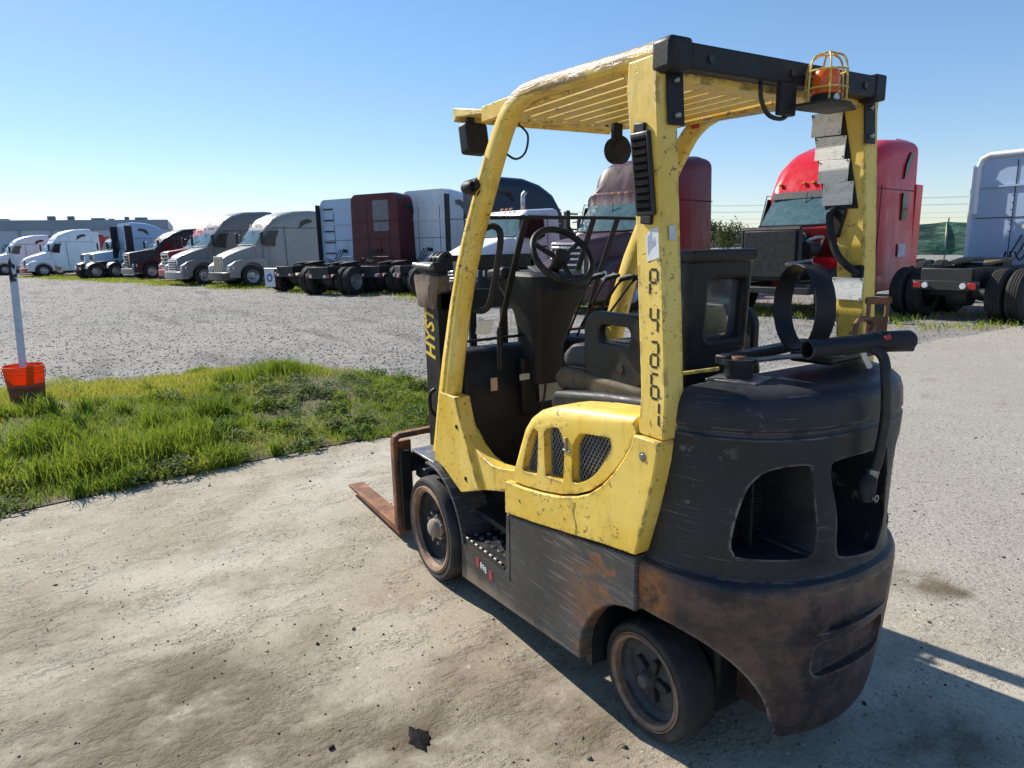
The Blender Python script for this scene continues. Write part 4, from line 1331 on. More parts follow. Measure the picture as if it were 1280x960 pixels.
# ------------------------------------------------------------------ forklift materials
def yellow_paint(edges=True):
    t = NT('worn_yellow_paint' if edges else 'plain_yellow_paint')
    v = t.co()
    n1 = t.noise(v, 3.2, 6, .65)
    col = t.mix(t.ramp(n1, .3, .7), (.69, .448, .045), (.77, .565, .125))
    # chalky, sun-bleached areas
    col = t.mix(t.ramp(t.noise(v, 1.7, 5, .6), .45, .68, 0, .35), col, (.78, .60, .22))
    # grime streaks
    g = t.noise(t.co(scale=(1, 1, .22)), 16, 5, .7)
    col = t.mix(t.ramp(g, .52, .74, 0, .5), col, (.24, .165, .055))
    # scratches and chips through to primer and steel
    s1 = t.noise(t.co(scale=(2.2, 2.2, 26), rot=(.2, .5, .1)), 5, 3, .6)
    s2 = t.noise(v, 55, 3, .7)
    chip = t.math('MULTIPLY', t.ramp(s2, .61, .64), t.ramp(t.noise(v, 4.5, 5, .7), .50, .57))
    ragged = t.noise(t.co(loc=(2, 4, 8), scale=(1, 1, 1.6)), 16, 8, .76, .4)
    chip = t.math('MAXIMUM', chip, t.math('MULTIPLY', t.ramp(ragged, .60, .625), t.ramp(t.noise(t.co(loc=(5, 1, 3)), 2.6, 4), .47, .56)))
    sepp = t.n('ShaderNodeSeparateXYZ'); t.l(v, sepp.inputs[0])
    rail = t.math('MULTIPLY', t.math('MULTIPLY', t.ramp(sepp.outputs[2], 2.16, 2.19), t.ramp(sepp.outputs[1], .455, .475)), t.ramp(t.noise(t.co(scale=(2.2, 9, 14)), 3.0, 6, .7), .50, .57))
    chip = t.math('MAXIMUM', chip, rail)
    chip = t.math('MAXIMUM', chip, t.math('MULTIPLY', t.ramp(s1, .70, .73), t.ramp(t.noise(v, 4, 3), .52, .6)))
    if edges:
        e = t.edge(.024, .006, .07)
        em = t.math('MULTIPLY', e, t.ramp(t.noise(v, 17, 7, .76), .50, .56))
        chip = t.math('MAXIMUM', chip, em)
    bare = t.mix(t.ramp(t.noise(v, 30, 4), .4, .6), (.085, .045, .025), (.05, .045, .045))
    col = t.mix(t.math('MULTIPLY', chip, .88), col, bare)
    scrape = t.math('MULTIPLY', t.math('MULTIPLY', t.ramp(sepp.outputs[2], 2.165, 2.18), t.ramp(sepp.outputs[1], .47, .485)), t.ramp(t.noise(t.co(scale=(1.4, 6, 22)), 3.0, 7, .72), .43, .52))
    col = t.mix(t.math('MULTIPLY', scrape, .85), col, t.mix(t.noise(v, 30, 4), (.12, .06, .04), (.30, .16, .10)))
    t.set('Base Color', col)
    t.set('Roughness', t.ramp(n1, .3, .7, .36, .52))
    t.set('Specular IOR Level', .5)
    h = t.math('SUBTRACT', t.math('ADD', t.math('MULTIPLY', t.noise(v, 9, 3), .6), t.math('MULTIPLY', t.noise(v, 3.6, 3), 1.4)), t.math('MULTIPLY', chip, .5))
    t.set('Normal', t.bump(h, .4, .009))
    return t.m

def black_casting(rust_low=True):
    t = NT('worn_black_casting')
    v = t.co()
    n1 = t.noise(v, 2.5, 7, .65)
    col = t.mix(t.ramp(n1, .3, .7), (.010, .011, .015), (.026, .028, .034))
    # horizontal scuffs, pale where they dug in
    s = t.noise(t.co(scale=(1.2, 1.2, 16)), 3.1, 6, .68)
    s2 = t.noise(t.co(scale=(1.5, 1.5, 60), rot=(.06, -.04, 0)), 3.0, 4, .6)
    scm = t.math('MULTIPLY', t.ramp(s, .60, .72), t.ramp(t.noise(v, 3.1, 5, .7), .48, .60))
    col = t.mix(t.math('MULTIPLY', scm, .5), col, (.12, .115, .115))
    # paint knocked off in ragged patches: bare grey, then brown
    kn = t.noise(t.co(loc=(3, 7, 1)), 11, 8, .74, .3)
    kz = t.ramp(t.noise(v, 2.1, 4), .47, .60)
    col = t.mix(t.math('MULTIPLY', t.math('MULTIPLY', t.ramp(kn, .60, .63), kz), .75), col, (.14, .128, .12))
    kn2 = t.noise(t.co(loc=(9, 2, 5), scale=(1, 1, 1.8)), 7, 8, .76, .4)
    col = t.mix(t.math('MULTIPLY', t.math('MULTIPLY', t.ramp(kn2, .61, .65), t.ramp(t.noise(t.co(loc=(1, 5, 2)), 1.8, 3), .46, .58)), .8), col, (.13, .062, .036))
    lin = t.math('MULTIPLY', t.ramp(s2, .64, .68), t.ramp(t.noise(v, 2.6, 3), .44, .56))
    col = t.mix(t.math('MULTIPLY', lin, .6), col, (.20, .185, .17))
    # rust where the paint has been ground off, mostly on the bumper ledge and skirt
    sep = t.n('ShaderNodeSeparateXYZ'); t.l(v, sep.inputs[0])
    band = t.math('MULTIPLY', t.ramp(sep.outputs[2], .715, .68), t.ramp(sep.outputs[2], .12, .45, .45, 1))
    rn = t.noise(t.co(scale=(1, 1, 2.4)), 4.2, 7, .7)
    rm = t.math('MULTIPLY', band, t.ramp(rn, .30, .52))
    rc = t.mix(t.ramp(t.noise(v, 14, 6, .7), .35, .65), (.050, .034, .031), (.125, .078, .062))
    col = t.mix(t.math('MULTIPLY', rm, .9), col, rc)
    # orange rust at the ledge's front corners, its sunlit brightness painted in
    cor = t.math('MULTIPLY', t.math('MULTIPLY', t.ramp(sep.outputs[0], -.22, -.13), band), t.ramp(t.noise(v, 9, 6, .75), .36, .54))
    col = t.mix(t.math('MULTIPLY', cor, .9), col, t.mix(t.noise(v, 26, 5), (.20, .072, .024), (.50, .21, .07)))
    e = t.edge(.012, .02, .22)
    em = t.math('MULTIPLY', e, t.ramp(t.noise(v, 12, 5, .7), .42, .56))
    col = t.mix(t.math('MULTIPLY', em, .8), col, (.27, .24, .22))
    t.set('Base Color', col)
    t.set('Roughness', t.ramp(t.noise(v, 5, 5), .3, .7, .34, .60))
    t.set('Specular IOR Level', .32)
    h = t.math('ADD', t.math('MULTIPLY', t.noise(v, 6, 4), 1.0), t.math('MULTIPLY', t.noise(v, 70, 4, .7), .18))
    t.set('Normal', t.bump(h, .35, .008))
    return t.m

def scuffed_frame():
    t = NT('scuffed_black_steel')
    v = t.co()
    col = t.mix(t.ramp(t.noise(v, 3, 6), .3, .7), (.028, .028, .029), (.06, .060, .060))
    s = t.noise(t.co(scale=(1.6, 1.6, 34), rot=(0, .16, 0)), 4.0, 5, .66)
    m = t.math('MULTIPLY', t.ramp(s, .54, .66), t.ramp(t.noise(v, 2.8, 4), .35, .55))
    col = t.mix(t.math('MULTIPLY', m, .7), col, (.20, .19, .18))
    s2 = t.noise(t.co(scale=(1.3, 1.3, 90), rot=(0, .22, 0)), 3.2, 3, .6)
    col = t.mix(t.ramp(s2, .67, .70, 0, .75), col, (.36, .34, .31))
    sep = t.n('ShaderNodeSeparateXYZ'); t.l(v, sep.inputs[0])
    # rust near the rear arch and dusty mud along the bottom edge
    rm = t.math('MULTIPLY', t.ramp(sep.outputs[0], .40, .06), t.ramp(t.noise(t.co(scale=(1, 1, 1.4)), 4.5, 6, .7), .45, .56))
    col = t.mix(t.math('MULTIPLY', rm, .85), col, t.mix(t.noise(v, 22, 5), (.09, .035, .016), (.30, .125, .045)))
    hz = t.math('ADD', sep.outputs[2], t.math('MULTIPLY', t.noise(v, 10, 5), .09))
    col = t.mix(t.ramp(hz, .27, .19, 0, .75), col, (.24, .185, .125))
    em = t.math('MULTIPLY', t.edge(.006, .02, .2), t.ramp(t.noise(v, 18, 4), .4, .55))
    col = t.mix(t.math('MULTIPLY', em, .75), col, (.30, .25, .21))
    t.set('Base Color', col)
    t.set('Roughness', t.ramp(t.noise(v, 8, 4), .3, .7, .42, .68))
    t.set('Normal', t.bump(t.math('ADD', t.noise(v, 8, 4), t.math('MULTIPLY', s, .6)), .3, .006))
    return t.m

def rust(name, a=(.10, .04, .018), b=(.30, .125, .05), c=(.05, .03, .022), rough=.75):
    t = NT(name)
    v = t.co()
    col = t.mix(t.ramp(t.noise(v, 9, 7, .7), .3, .68), a, b)
    col = t.mix(t.ramp(t.noise(v, 3.5, 5, .7), .5, .64, 0, .8), col, c)
    em = t.math('MULTIPLY', t.edge(.005, .02, .2), t.ramp(t.noise(v, 25, 4), .38, .52))
    col = t.mix(t.math('MULTIPLY', em, .7), col, (.38, .32, .25))
    t.set('Base Color', col)
    t.set('Roughness', rough)
    t.set('Metallic', .15)
    t.set('Normal', t.bump(t.noise(v, 60, 5, .7), .45, .004))
    return t.m

def dusty(name, col, dust=(.25, .22, .17), k=.5, rough=.6, scale=7):
    t = NT(name)
    v = t.co()
    n = t.noise(v, scale, 6, .7)
    c = t.mix(t.ramp(n, .42, .72, 0, k), col, dust)
    em = t.math('MULTIPLY', t.edge(.004, .02, .25), t.ramp(t.noise(v, 20, 4), .42, .58))
    t.set('Base Color', t.mix(t.math('MULTIPLY', em, .45), c, dust))
    t.set('Roughness', t.ramp(n, .3, .7, rough - .1, rough + .15))
    t.set('Specular IOR Level', .28)
    t.set('Normal', t.bump(t.noise(v, 90, 4, .7), .25, .003))
    return t.m

def print_label(name, paper=(.86, .86, .83), ink=(.16, .16, .17), rows=11, head=True, amount=.55):
    """a placard with rows of small unreadable print"""
    t = NT(name)
    g = t.co(kind='Generated')
    sep = t.n('ShaderNodeSeparateXYZ'); t.l(g, sep.inputs[0])
    w = t.math('FRACT', t.math('MULTIPLY', sep.outputs[2], rows))
    line = t.math('MULTIPLY', t.ramp(w, .25, .32), t.ramp(w, .78, .70))
    wob_ = t.noise(t.co(scale=(46, 46, rows * 1.0), kind='Generated'), 1.0, 2, .9)
    wd = t.math('MULTIPLY', line, t.ramp(wob_, amount - .03, amount + .03))
    blk = t.ramp(t.noise(t.co(scale=(2.6, 2.6, 5), kind='Generated'), 1.4, 2), .43, .47)
    col = t.mix(t.math('MULTIPLY', t.math('MULTIPLY', wd, blk), .8), paper, ink)
    col = t.mix(t.ramp(t.noise(t.co(), 30, 4), .5, .75, 0, .4), col, (.35, .34, .32))
    t.set('Base Color', col)
    t.set('Roughness', .42)
    return t.m

M_yel = yellow_paint()
M_yel2 = yellow_paint(False)
M_cast = black_casting()
M_frame = scuffed_frame()
M_rust = rust('rusty_steel')
M_rust2 = rust('orange_rusty_fork', (.15, .055, .02), (.36, .155, .06), (.09, .04, .024))
M_ftyre = dusty('solid_tyre_rubber', (.030, .029, .029), (.13, .12, .105), .45, .72, 6)
M_rimdark = dusty('dark_wheel_paint', (.020, .021, .024), (.12, .10, .085), .4, .5)
M_rimrust = rust('rusty_rim_ring', (.20, .11, .065), (.40, .27, .18), (.16, .10, .07))
M_rimrear = dusty('grey_rear_rim', (.050, .050, .052), (.24, .23, .21), .5, .5)
M_blk = dusty('satin_black_steel', (.012, .012, .014), (.06, .056, .052), .3, .5)
M_plastic = dusty('dusty_black_plastic', (.013, .013, .014), (.08, .074, .066), .3, .55)
M_wheelrim = dusty('steering_wheel_rubber', (.014, .013, .013), (.10, .09, .08), .4, .5, 10)
M_vinyl = dusty('worn_black_vinyl', (.014, .014, .016), (.08, .07, .055), .3, .42)
M_vinylworn = dusty('torn_brown_foam', (.10, .075, .045), (.03, .026, .022), .7, .7, 12)
M_hoseblk = simple('black_hose', (.016, .016, .017), .5, var=.3, scale=20)
M_steel = simple('bare_steel', (.33, .32, .31), .38, .8, var=.35, scale=18)
M_hubdust = dusty('dusty_hub', (.26, .22, .17), (.40, .35, .28), .5, .7)
M_white = simple('white_sticker', (.68, .69, .70), .5, var=.12, scale=30)
M_deep = simple('deep_black', (.006, .006, .007), .85, spec=.1)
M_ink = simple('black_stencil_ink', (.018, .015, .013), .6, var=.4, scale=60)
M_orange = simple('orange_beacon_lens', (.85, .13, .012), .22, 0, var=.2)
M_logo = simple('yellow_lettering', (.74, .52, .05), .5)
M_redprint = simple('red_print', (.45, .03, .03), .5)
M_pad = dusty('weathered_wrapping', (.20, .155, .115), (.10, .075, .055), .8, .85, 16)

# ------------------------------------------------------------------ forklift
def forklift():
    F = empty('forklift', (0, 0, 0), 0, 'worn yellow and black lift truck with an overhead guard', 'forklift')
    # ---- lower frame, both sides
    arch = [(-.072, .533), (-.03, .527), (.03, .507), (.085, .475), (.127, .437), (.168, .385), (.203, .322), (.217, .26), (.217, .205)]
    side = [(1.155, .125), (1.146, .325), (.735, .338), (.722, .592), (.62, .606), (.257, .664), (-.072, .718)] + arch
    for s in (1, -1):
        o = MB().prism(side, 'y', s * .455, s * .515).build('side_frame', M_frame, F, .006)
        # recessed seam on the frame
        if s == 1:
            MB().prism([(.70, .585), (.705, .30), (.700, .30), (.695, .585)], 'y', .512, .5175).build('seam_bead', M_frame, o)
            me = lettering('model_plate_text', '898', .040, (.93, .5165, .262), (-1, 0, -.14), (0, 0, 1), M_white, o, bold=.0006)
            for x, z in ((.985, .268), (.865, .253)):
                MB().obox((x, .5155, z), (.028, .003, .042), (0, .12, 0)).build('red_badge', M_redprint, o)
    MB().box(.26, 1.30, -.30, .30, .19, .42).build('floor_pan', M_blk, F, .01)
    MB().box(1.25, 1.66, -.34, .34, .17, .44).build('drive_axle', M_blk, F, .03)
    MB().lathe([(0, -.33), (.05, -.33), (.06, -.1), (.10, 0), (.06, .1), (.05, .33), (0, .33)], (0, 0, .203), 'y', 16).build('steer_axle', M_blk, F)
    MB().box(.228, .262, -.45, .45, .15, .60).build('wheel_well_wall', M_hoseblk, F)  # black wall added to close a light leak behind the arch
    for s in (1, -1):
        MB().box(.70, 1.15, s * .38 - .075, s * .38 + .075, .135, .328).build('step_box', M_blk, F)
    MB().box(-.18, .30, -.245, .245, .12, .60).build('axle_housing', M_blk, F, .02)  # added block, keeps sunlit ground from showing through the arch
    # step
    st = MB().box(.745, 1.14, .315, .517, .330, .344).build('step', M_rimdark, F, .002)
    for k in range(9):
        x = .765 + .043 * k
        MB().box(x, x + .024, .505, .5185, .344, .354).build('tread_tooth', M_steel, st, .002)
    for k in range(7):
        for j in range(3):
            x = .775 + .055 * k + (.027 if j % 2 else 0); y = .345 + .055 * j
            MB().lathe([(.013, .3435), (.012, .349), (.007, .350), (.006, .3445)], (x, y, 0), 'z', 8).build('tread_stud', M_steel, st)
    MB().box(.60, 1.22, .270, .315, .33, .66).build('step_well_wall', M_blk, F)
    MB().box(.60, 1.22, -.315, -.270, .33, .66).build('step_well_wall', M_blk, F)
    # ---- front fenders
    for s in (1, -1):
        cx, cz = 1.448, .267
        pts = [(cx + .345 * math.cos(t), cz + .345 * math.sin(t)) for t in [R(80 + 92 * k / 12) for k in range(13)]]
        m = MB().loft([[(x, s * .30, z), (x, s * .525, z), (x + .012 * (cx - x) / .345, s * .525, z - .012), (x + .012 * (cx - x) / .345, s * .30, z - .012)] for x, z in pts])
        m.build('front_fender', M_frame, F, .002)
        wall = [(1.20, .33)] + [(x, z) for x, z in pts[::-1]] + [(1.448, .50), (1.30, .44)]
        MB().prism([(x, z) for x, z in wall], 'y', s * .30, s * .36).build('fender_wall', M_blk, F)
        MB().box(1.46, 1.74, s * .27 if s > 0 else -.50, .50 if s > 0 else -.27, .602, .614).build('fender_plate', M_steel, F, .002)
        MB().prism([(1.50, .602), (1.74, .602), (1.74, .47), (1.68, .42), (1.62, .50), (1.55, .55)], 'y', s * .30, s * .33).build('fender_bracket', M_blk, F, .004)
    # ---- wheels
    def wheel(x, y, s, r, w, ring, kind):
        yo = y
        prof_rim = [(0, yo - .055), (ring * .30, yo - .055), (ring * .34, yo - .070), (ring * .72, yo - .074), (ring * .86, yo - .055), (ring * .90, yo - .02), (ring * .90, yo - w + .02), (0, yo - w + .02)]
        if kind == 'rear':
            prof_rim = [(0, yo - .050), (ring * .45, yo - .052), (ring * .74, yo - .060), (ring * .84, yo - .045), (ring * .90, yo - .012), (ring * .90, yo - w + .02), (0, yo - w + .02)]
        c = (x, 0, r)
        o = MB().lathe([(a, s * b) for a, b in prof_rim], c, 'y', 48).build('wheel', M_rimdark if kind == 'front' else M_rimrear, F, angle=25)
        ri = MB().lathe([(ring * .86, s * (yo - .03)), (ring * .875, s * (yo - .006)), (ring * .945, s * (yo + .001)), (ring * .955, s * (yo - .006)), (ring * .965, s * (yo - .006)), (ring * .975, s * (yo + .001)), (ring * 1.0, s * (yo - .001)), (ring * 1.0, s * (yo - .03))], c, 'y', 64).build('rim_ring', M_rimrust, o, angle=25)
        ty = [(ring * .99, s * (yo - .015)), (ring * 1.01, s * (yo - .006)), (r * .93, s * (yo - .002)), (r * .965, s * (yo - .007)), (r * .99, s * (yo - .020)), (r, s * (yo - .036)), (r, s * (yo - w + .036)), (r * .985, s * (yo - w + .015)), (r * .93, s * (yo - w)), (ring * .9, s * (yo - w + .01))]
        MB().lathe(ty, c, 'y', 72).build('tyre', M_ftyre, o, angle=28)
        if kind == 'front':
            MB().lathe([(0, s * (yo - .004)), (.034, s * (yo - .006)), (.046, s * (yo - .016)), (.050, s * (yo - .04)), (.062, s * (yo - .045)), (.066, s * (yo - .07))], c, 'y', 24).build('hub', M_hubdust, o)
            for k in range(8):
                a = R(22 + 45 * k)
                MB().lathe([(0, s * (yo - .030)), (.0095, s * (yo - .030)), (.011, s * (yo - .036)), (.011, s * (yo - .07))], (x + .078 * math.cos(a), 0, r + .078 * math.sin(a)), 'y', 6).build('lug_nut', M_steel, o)
        else:
            MB().lathe([(0, s * (yo + .004)), (.020, s * (yo + .002)), (.029, s * (yo - .010)), (.033, s * (yo - .034)), (.036, s * (yo - .05))], c, 'y', 20).build('hub', M_rimrear, o)
            for k in range(5):
                a = R(38 + 72 * k)
                m = MB()
                ca, sa = math.cos(a), math.sin(a)
                q = [(.024, -.016), (.066, -.015), (.082, -.010), (.086, 0), (.082, .010), (.066, .015), (.024, .016)]
                m.prism([(x + p_ * ca - q_ * sa, r + p_ * sa + q_ * ca) for p_, q_ in q], 'y', s * (yo - .07), s * (yo - .030))
                m.build('hub_arm', M_rimdark, o, .004)
        return o
    for s in (1, -1):
        wheel(1.448, .547, s, .267, .178, .222, 'front')
        wheel(0, .413, s, .203, .150, .168, 'rear')

    # ---- counterweight
    def cw_ring(z, sc_, p, xf, ax=.45, ay=.5, n=56):
        """plan outline at height z, from the left front edge round the back to the right one"""
        u0 = min(1, max(0, (-.05 - xf) / (ax * sc_)))
        t0 = math.asin(u0 ** (p / 2))
        ring = []
        for k in range(n + 1):
            t = t0 + (math.pi - 2 * t0) * k / n
            cx, sx = math.cos(t), math.sin(t)
            ring.append((-.05 - ax * sc_ * abs(sx) ** (2 / p), ay * sc_ * abs(cx) ** (2 / p) * (1 if cx > 0 else -.965), z))
        return ring
    lev = [(.160, .82, 2.1, -.06), (.170, .87, 2.1, -.06), (.20, .90, 2.15, -.06), (.26, .925, 2.2, -.06), (.40, .965, 2.2, -.06), (.55, .99, 2.2, -.06), (.66, 1.0, 2.2, -.06),
           (.688, .998, 2.2, -.06), (.703, .985, 2.2, -.06), (.709, .965, 2.22, -.06), (.714, .945, 2.25, -.06), (.725, .932, 2.28, -.06), (.76, .930, 2.3, -.06), (.90, .932, 2.35, -.10), (1.05, .936, 2.4, -.14), (1.138, .94, 2.45, -.17), (1.146, .927, 2.45, -.17), (1.156, .925, 2.45, -.17), (1.166, .938, 2.45, -.17), (1.215, .93, 2.45, -.17), (1.243, .912, 2.45, -.17), (1.258, .885, 2.4, -.17), (1.266, .84, 2.4, -.17), (1.268, .74, 2.4, -.17)]
    m = MB().loft([cw_ring(z, a, p, xf) for z, a, p, xf in lev])
    solid = m.mesh('counterweight')
    def prism_me(pts, axis, a, b):
        return MB().prism(pts, axis, a, b).mesh('cutter')
    cutters = []
    lw = [(.380, .825), (.376, .895), (.366, .962), (.354, 1.008), (.328, 1.044), (.285, 1.060), (.228, 1.062), (.207, 1.048), (.190, .96), (.174, .87), (.174, .808), (.190, .788), (.212, .780), (.355, .785), (.373, .796)]
    rw = [(.142, 1.036), (.136, 1.0), (.104, .895), (.094, .79), (.064, .758), (-.068, .738), (-.128, .747), (-.158, .84), (-.125, 1.055), (-.06, 1.066), (.12, 1.064)]
    mirror_w = [(-.36, .80), (-.36, .97), (-.30, 1.05), (-.205, 1.05), (-.20, .80), (-.24, .785), (-.33, .785)]
    for w_ in (lw, rw, mirror_w):
        cutters.append(prism_me(round_outline(w_, 4), 'x', -.7, -.20))
    for s in (1, -1):
        el = [(-.09 + .312 * math.copysign(abs(math.cos(t)) ** .77, math.cos(t)), .25 + .295 * math.copysign(abs(math.sin(t)) ** .77, math.sin(t))) for t in [R(-8 + 196 * k / 28) for k in range(29)]]
        el = el + [(-.09 - .305, .0), (-.09 + .305, .0)]
        cutters.append(prism_me(el, 'y', s * .15, s * .8))
    # shallow bumper pockets on the back
    cutters.append(prism_me(rrect(-.20, .225, .545, .675, .05, 5), 'x', -.9, -.474))
    cutters.append(prism_me(rrect(-.17, .175, .395, .515, .04, 5), 'x', -.9, -.452))
    cwm = cut(solid, cutters)
    cw = link('counterweight', cwm, M_cast, F, .007, 2, 32)
    # radiator core behind the left opening
    mb = MB()
    for k in range(26):
        z = .80 + .0102 * k
        mb.box(-.262, -.245, .16, .40, z, z + .005)
    g_ = mb.box(-.245, -.235, .14, .42, .78, 1.07).build('radiator_core', M_plastic, F)
    MB().box(-.30, -.24, .262, .272, .78, 1.06).build('radiator_post', M_plastic, F)
    # white paint chips left by stickers
    for (x, y, z, w_, h_, a) in ((-.4455, -.02, .712, .03, .016, .1), (-.455, -.085, .722, .014, .02, .4)):
        pass
    # small raised step mark where the ledge meets the frame
    for s in (1, -1):
        MB().lathe([(.012, s * .485), (.012, s * .506), (.006, s * .508), (0, s * .508)], (-.12, 0, 1.0), 'y', 12).build('plug', M_cast, cw)

    # ---- yellow lower panel and engine hood
    low = [(.716, .600), (.712, .738), (.58, .750), (.45, .768), (.33, .792), (.233, .822), (.16, .855), (.09, .905), (.03, .965), (-.02, 1.03), (-.05, 1.075), (-.062, 1.112), (-.168, 1.112), (-.160, 1.05), (-.145, .98), (-.12, .88), (-.085, .765), (-.074, .728), (.08, .706), (.257, .674), (.50, .632)]
    for s in (1, -1):
        o = MB().prism(low, 'y', s * .40, s * .522).build('lower_panel', M_yel, F, .005, 2)
        if s == 1:
            MB().lathe([(0, .527), (.007, .527), (.009, .524), (.015, .523), (.016, .515)], (-.105, 0, 1.055), 'y', 16).build('pivot_bolt', M_steel, o)
            MB().lathe([(0, .5245), (.006, .5245), (.008, .52)], (.60, 0, .69), 'y', 10).build('bolt', M_rimrust, o)
            # crease dented into the panel
            mb = MB()
            pts = [(.235, .805), (.245, .76), (.228, .72), (.235, .685)]
            mb.tube(smooth_path([(x, .5215, z) for x, z in pts], 4), .0035, 6)
            mb.build('dent_crease', M_yel, o)
    hood = [(.672, .752), (.655, .83), (.625, .92), (.59, .99), (.545, 1.040), (.49, 1.075), (.42, 1.100), (.348, 1.118), (.20, 1.140), (-.05, 1.165), (-.062, 1.118), (-.045, 1.078), (-.012, 1.035), (.038, .970), (.098, .912), (.165, .863), (.236, .830), (.33, .800), (.45, .776), (.58, .758)]
    def hood_ring(y, inset):
        """side outline with its top and front edge pulled in, so that the edge rolls over"""
        out = []
        for i, (x, z) in enumerate(hood):
            if 1 <= i <= 9:
                (xa, za), (xb, zb) = hood[i - 1], hood[i + 1]
                tx, tz = xb - xa, zb - za
                l_ = math.hypot(tx, tz)
                k = .5 if i in (1, 9) else 1
                nx, nz = -tz / l_, tx / l_
                if nx * (.3 - x) + nz * (.9 - z) < 0:
                    nx, nz = -nx, -nz
                x, z = x + nx * inset * k, z + nz * inset * k
            out.append((x, y, z))
        return out
    roll = [(.512, .045), (.510, .034), (.504, .020), (.494, .009), (.480, .002), (.466, 0)]
    hm = MB().loft([hood_ring(y, q) for y, q in roll] + [hood_ring(-y, q) for y, q in roll[::-1]]).mesh('hood')
    ops = [[(.588, .822), (.572, .880), (.548, .940), (.520, .985), (.500, 1.002), (.484, 1.000), (.474, .985), (.484, .835), (.495, .826), (.545, .818)],
           [(.430, .855), (.436, .990), (.428, 1.012), (.408, 1.026), (.360, 1.040), (.338, 1.036), (.325, 1.020), (.312, .995), (.306, .985), (.316, .862), (.328, .850), (.410, .842)],
           [(.262, .985), (.250, 1.012), (.232, 1.035), (.205, 1.052), (.075, 1.070), (.058, 1.064), (.052, 1.045), (.062, 1.02), (.110, .955), (.165, .905), (.225, .872), (.250, .866), (.262, .880)]]
    ops = [round_outline(q, 3) for q in ops]
    hm = cut(hm, [MB().prism(q, 'y', .47, .7).mesh('cutter') for q in ops] + [MB().prism(q, 'y', -.47, -.7).mesh('cutter') for q in ops])
    h = link('engine_hood', hm, M_yel, F, .004, 2, 40)
    # expanded-metal mesh in the openings
    def inside(p, poly):
        c_ = False
        for (x1, z1), (x2, z2) in zip(poly, poly[1:] + poly[:1]):
            if (z1 > p[1]) != (z2 > p[1]) and p[0] < (x2 - x1) * (p[1] - z1) / (z2 - z1) + x1:
                c_ = not c_
        return c_
    for q in ops:
        mb = MB()
        x0, x1 = min(p[0] for p in q), max(p[0] for p in q); z0, z1 = min(p[1] for p in q), max(p[1] for p in q)
        step = .0135
        for sl in (1.5, -1.5):
            cs = np.arange(z0 - abs(sl) * (x1 - x0) - .2, z1 + abs(sl) * (x1 - x0) + .2, step * 2.1)
            for cc in cs:
                run = None
                for k in range(121):
                    x = x0 + (x1 - x0) * k / 120
                    z = cc + sl * (x - x0)
                    ok = inside((x, z), q)
                    if ok and run is None:
                        run = (x, z)
                    if run and (not ok or k == 120):
                        if abs(x - run[0]) > .004:
                            mb.tube([(run[0], .480 + (.0012 if sl > 0 else 0), run[1]), (x, .480 + (.0012 if sl > 0 else 0), z)], .0014, 4)
                        run = None
        MB().prism(q, 'y', .4705, .4725).build('grille_backing', M_hoseblk, h)  # black plate gives the mesh a painted dark interior
        o = mb.build('mesh_grille', M_steel, h, weld=False)
        o['kind'] = 'stuff'
    MB().box(.288, .296, .511, .520, .975, 1.02).box(.270, .312, .511, .517, .966, .975).build('hood_latch', M_steel, h, .002)
    MB().box(-.05, .60, -.38, .38, .45, .98).build('engine_bay', M_blk, F)

    # ---- overhead guard
    G = empty('overhead_guard', (0, 0, 0)); G.parent = F
    cen = [(-.115, 2.172), (.10, 2.181), (.50, 2.201), (.575, 2.198), (.632, 2.184), (.680, 2.160), (.718, 2.130), (.752, 2.092), (.808, 2.022), (.89, 1.905), (1.0, 1.735), (1.08, 1.595), (1.17, 1.38), (1.255, 1.14), (1.305, .98), (1.365, .76), (1.395, .66)]
    hts = [.052, .052, .052, .056, .062, .066, .070, .074, .080, .088, .096, .10, .112, .13, .14, .15, .15]
    for s in (1, -1):
        MB().rail([(x, s * .467, z) for x, z in cen], (0, 1, 0), .064, hts, rnd=.20).build('front_pillar', M_yel, G, angle=50)
        # raised rib along the pillar
        MB().rail([(x + .02, s * .497, z - .01) for x, z in cen[8:15]], (0, 1, 0), .012, .022, rnd=.3).build('pillar_rib', M_yel, G, angle=50)
        # gusset at the foot
        gus = [(1.335, 1.00), (1.17, 1.00), (1.135, .90), (1.10, .85), (1.06, .78), (1.00, .67), (.965, .615), (1.145, .552), (1.33, .625), (1.43, .64)]
        o = MB().prism(gus, 'y', s * .43, s * .507).build('pillar_foot', M_yel, G, .004, 2)
        for x, z in ((1.165, .865), (1.09, .635)):
            MB().lathe([(0, s * .511), (.009, s * .511), (.013, s * .507), (.014, s * .503)], (x, 0, z), 'y', 12).build('bolt', M_blk, o)
        # sweeping sill panel
        sill = [(1.12, .86), (1.05, .80), (.97, .765), (.88, .750), (.78, .762), (.66, .79), (.675, .69), (.97, .612), (1.05, .60)]
        MB().prism(sill, 'y', s * .42, s * .484).build('sill_panel', M_yel, G, .004, 2)
        # rear pillar
        rp = [(-.118, 2.165, .0), (-.115, 2.09, .006), (-.142, 1.73, -.040), (-.176, 1.24, -.073), (-.170, 1.115, -.064)]
        mb = MB()
        mb.loft([[(a, s * .432, z), (a, s * .505, z), (b, s * .505, z), (b, s * .432, z)] for a, z, b in [(r_[0], r_[1], r_[2]) for r_ in rp]])
        mb.build('rear_pillar', M_yel, G, .005, 2)
        MB().prism([(-.005, 2.16), (.09, 2.165), (.035, 2.115), (.006, 2.03)], 'y', s * .435, s * .470).build('corner_gusset', M_yel, G, .006)
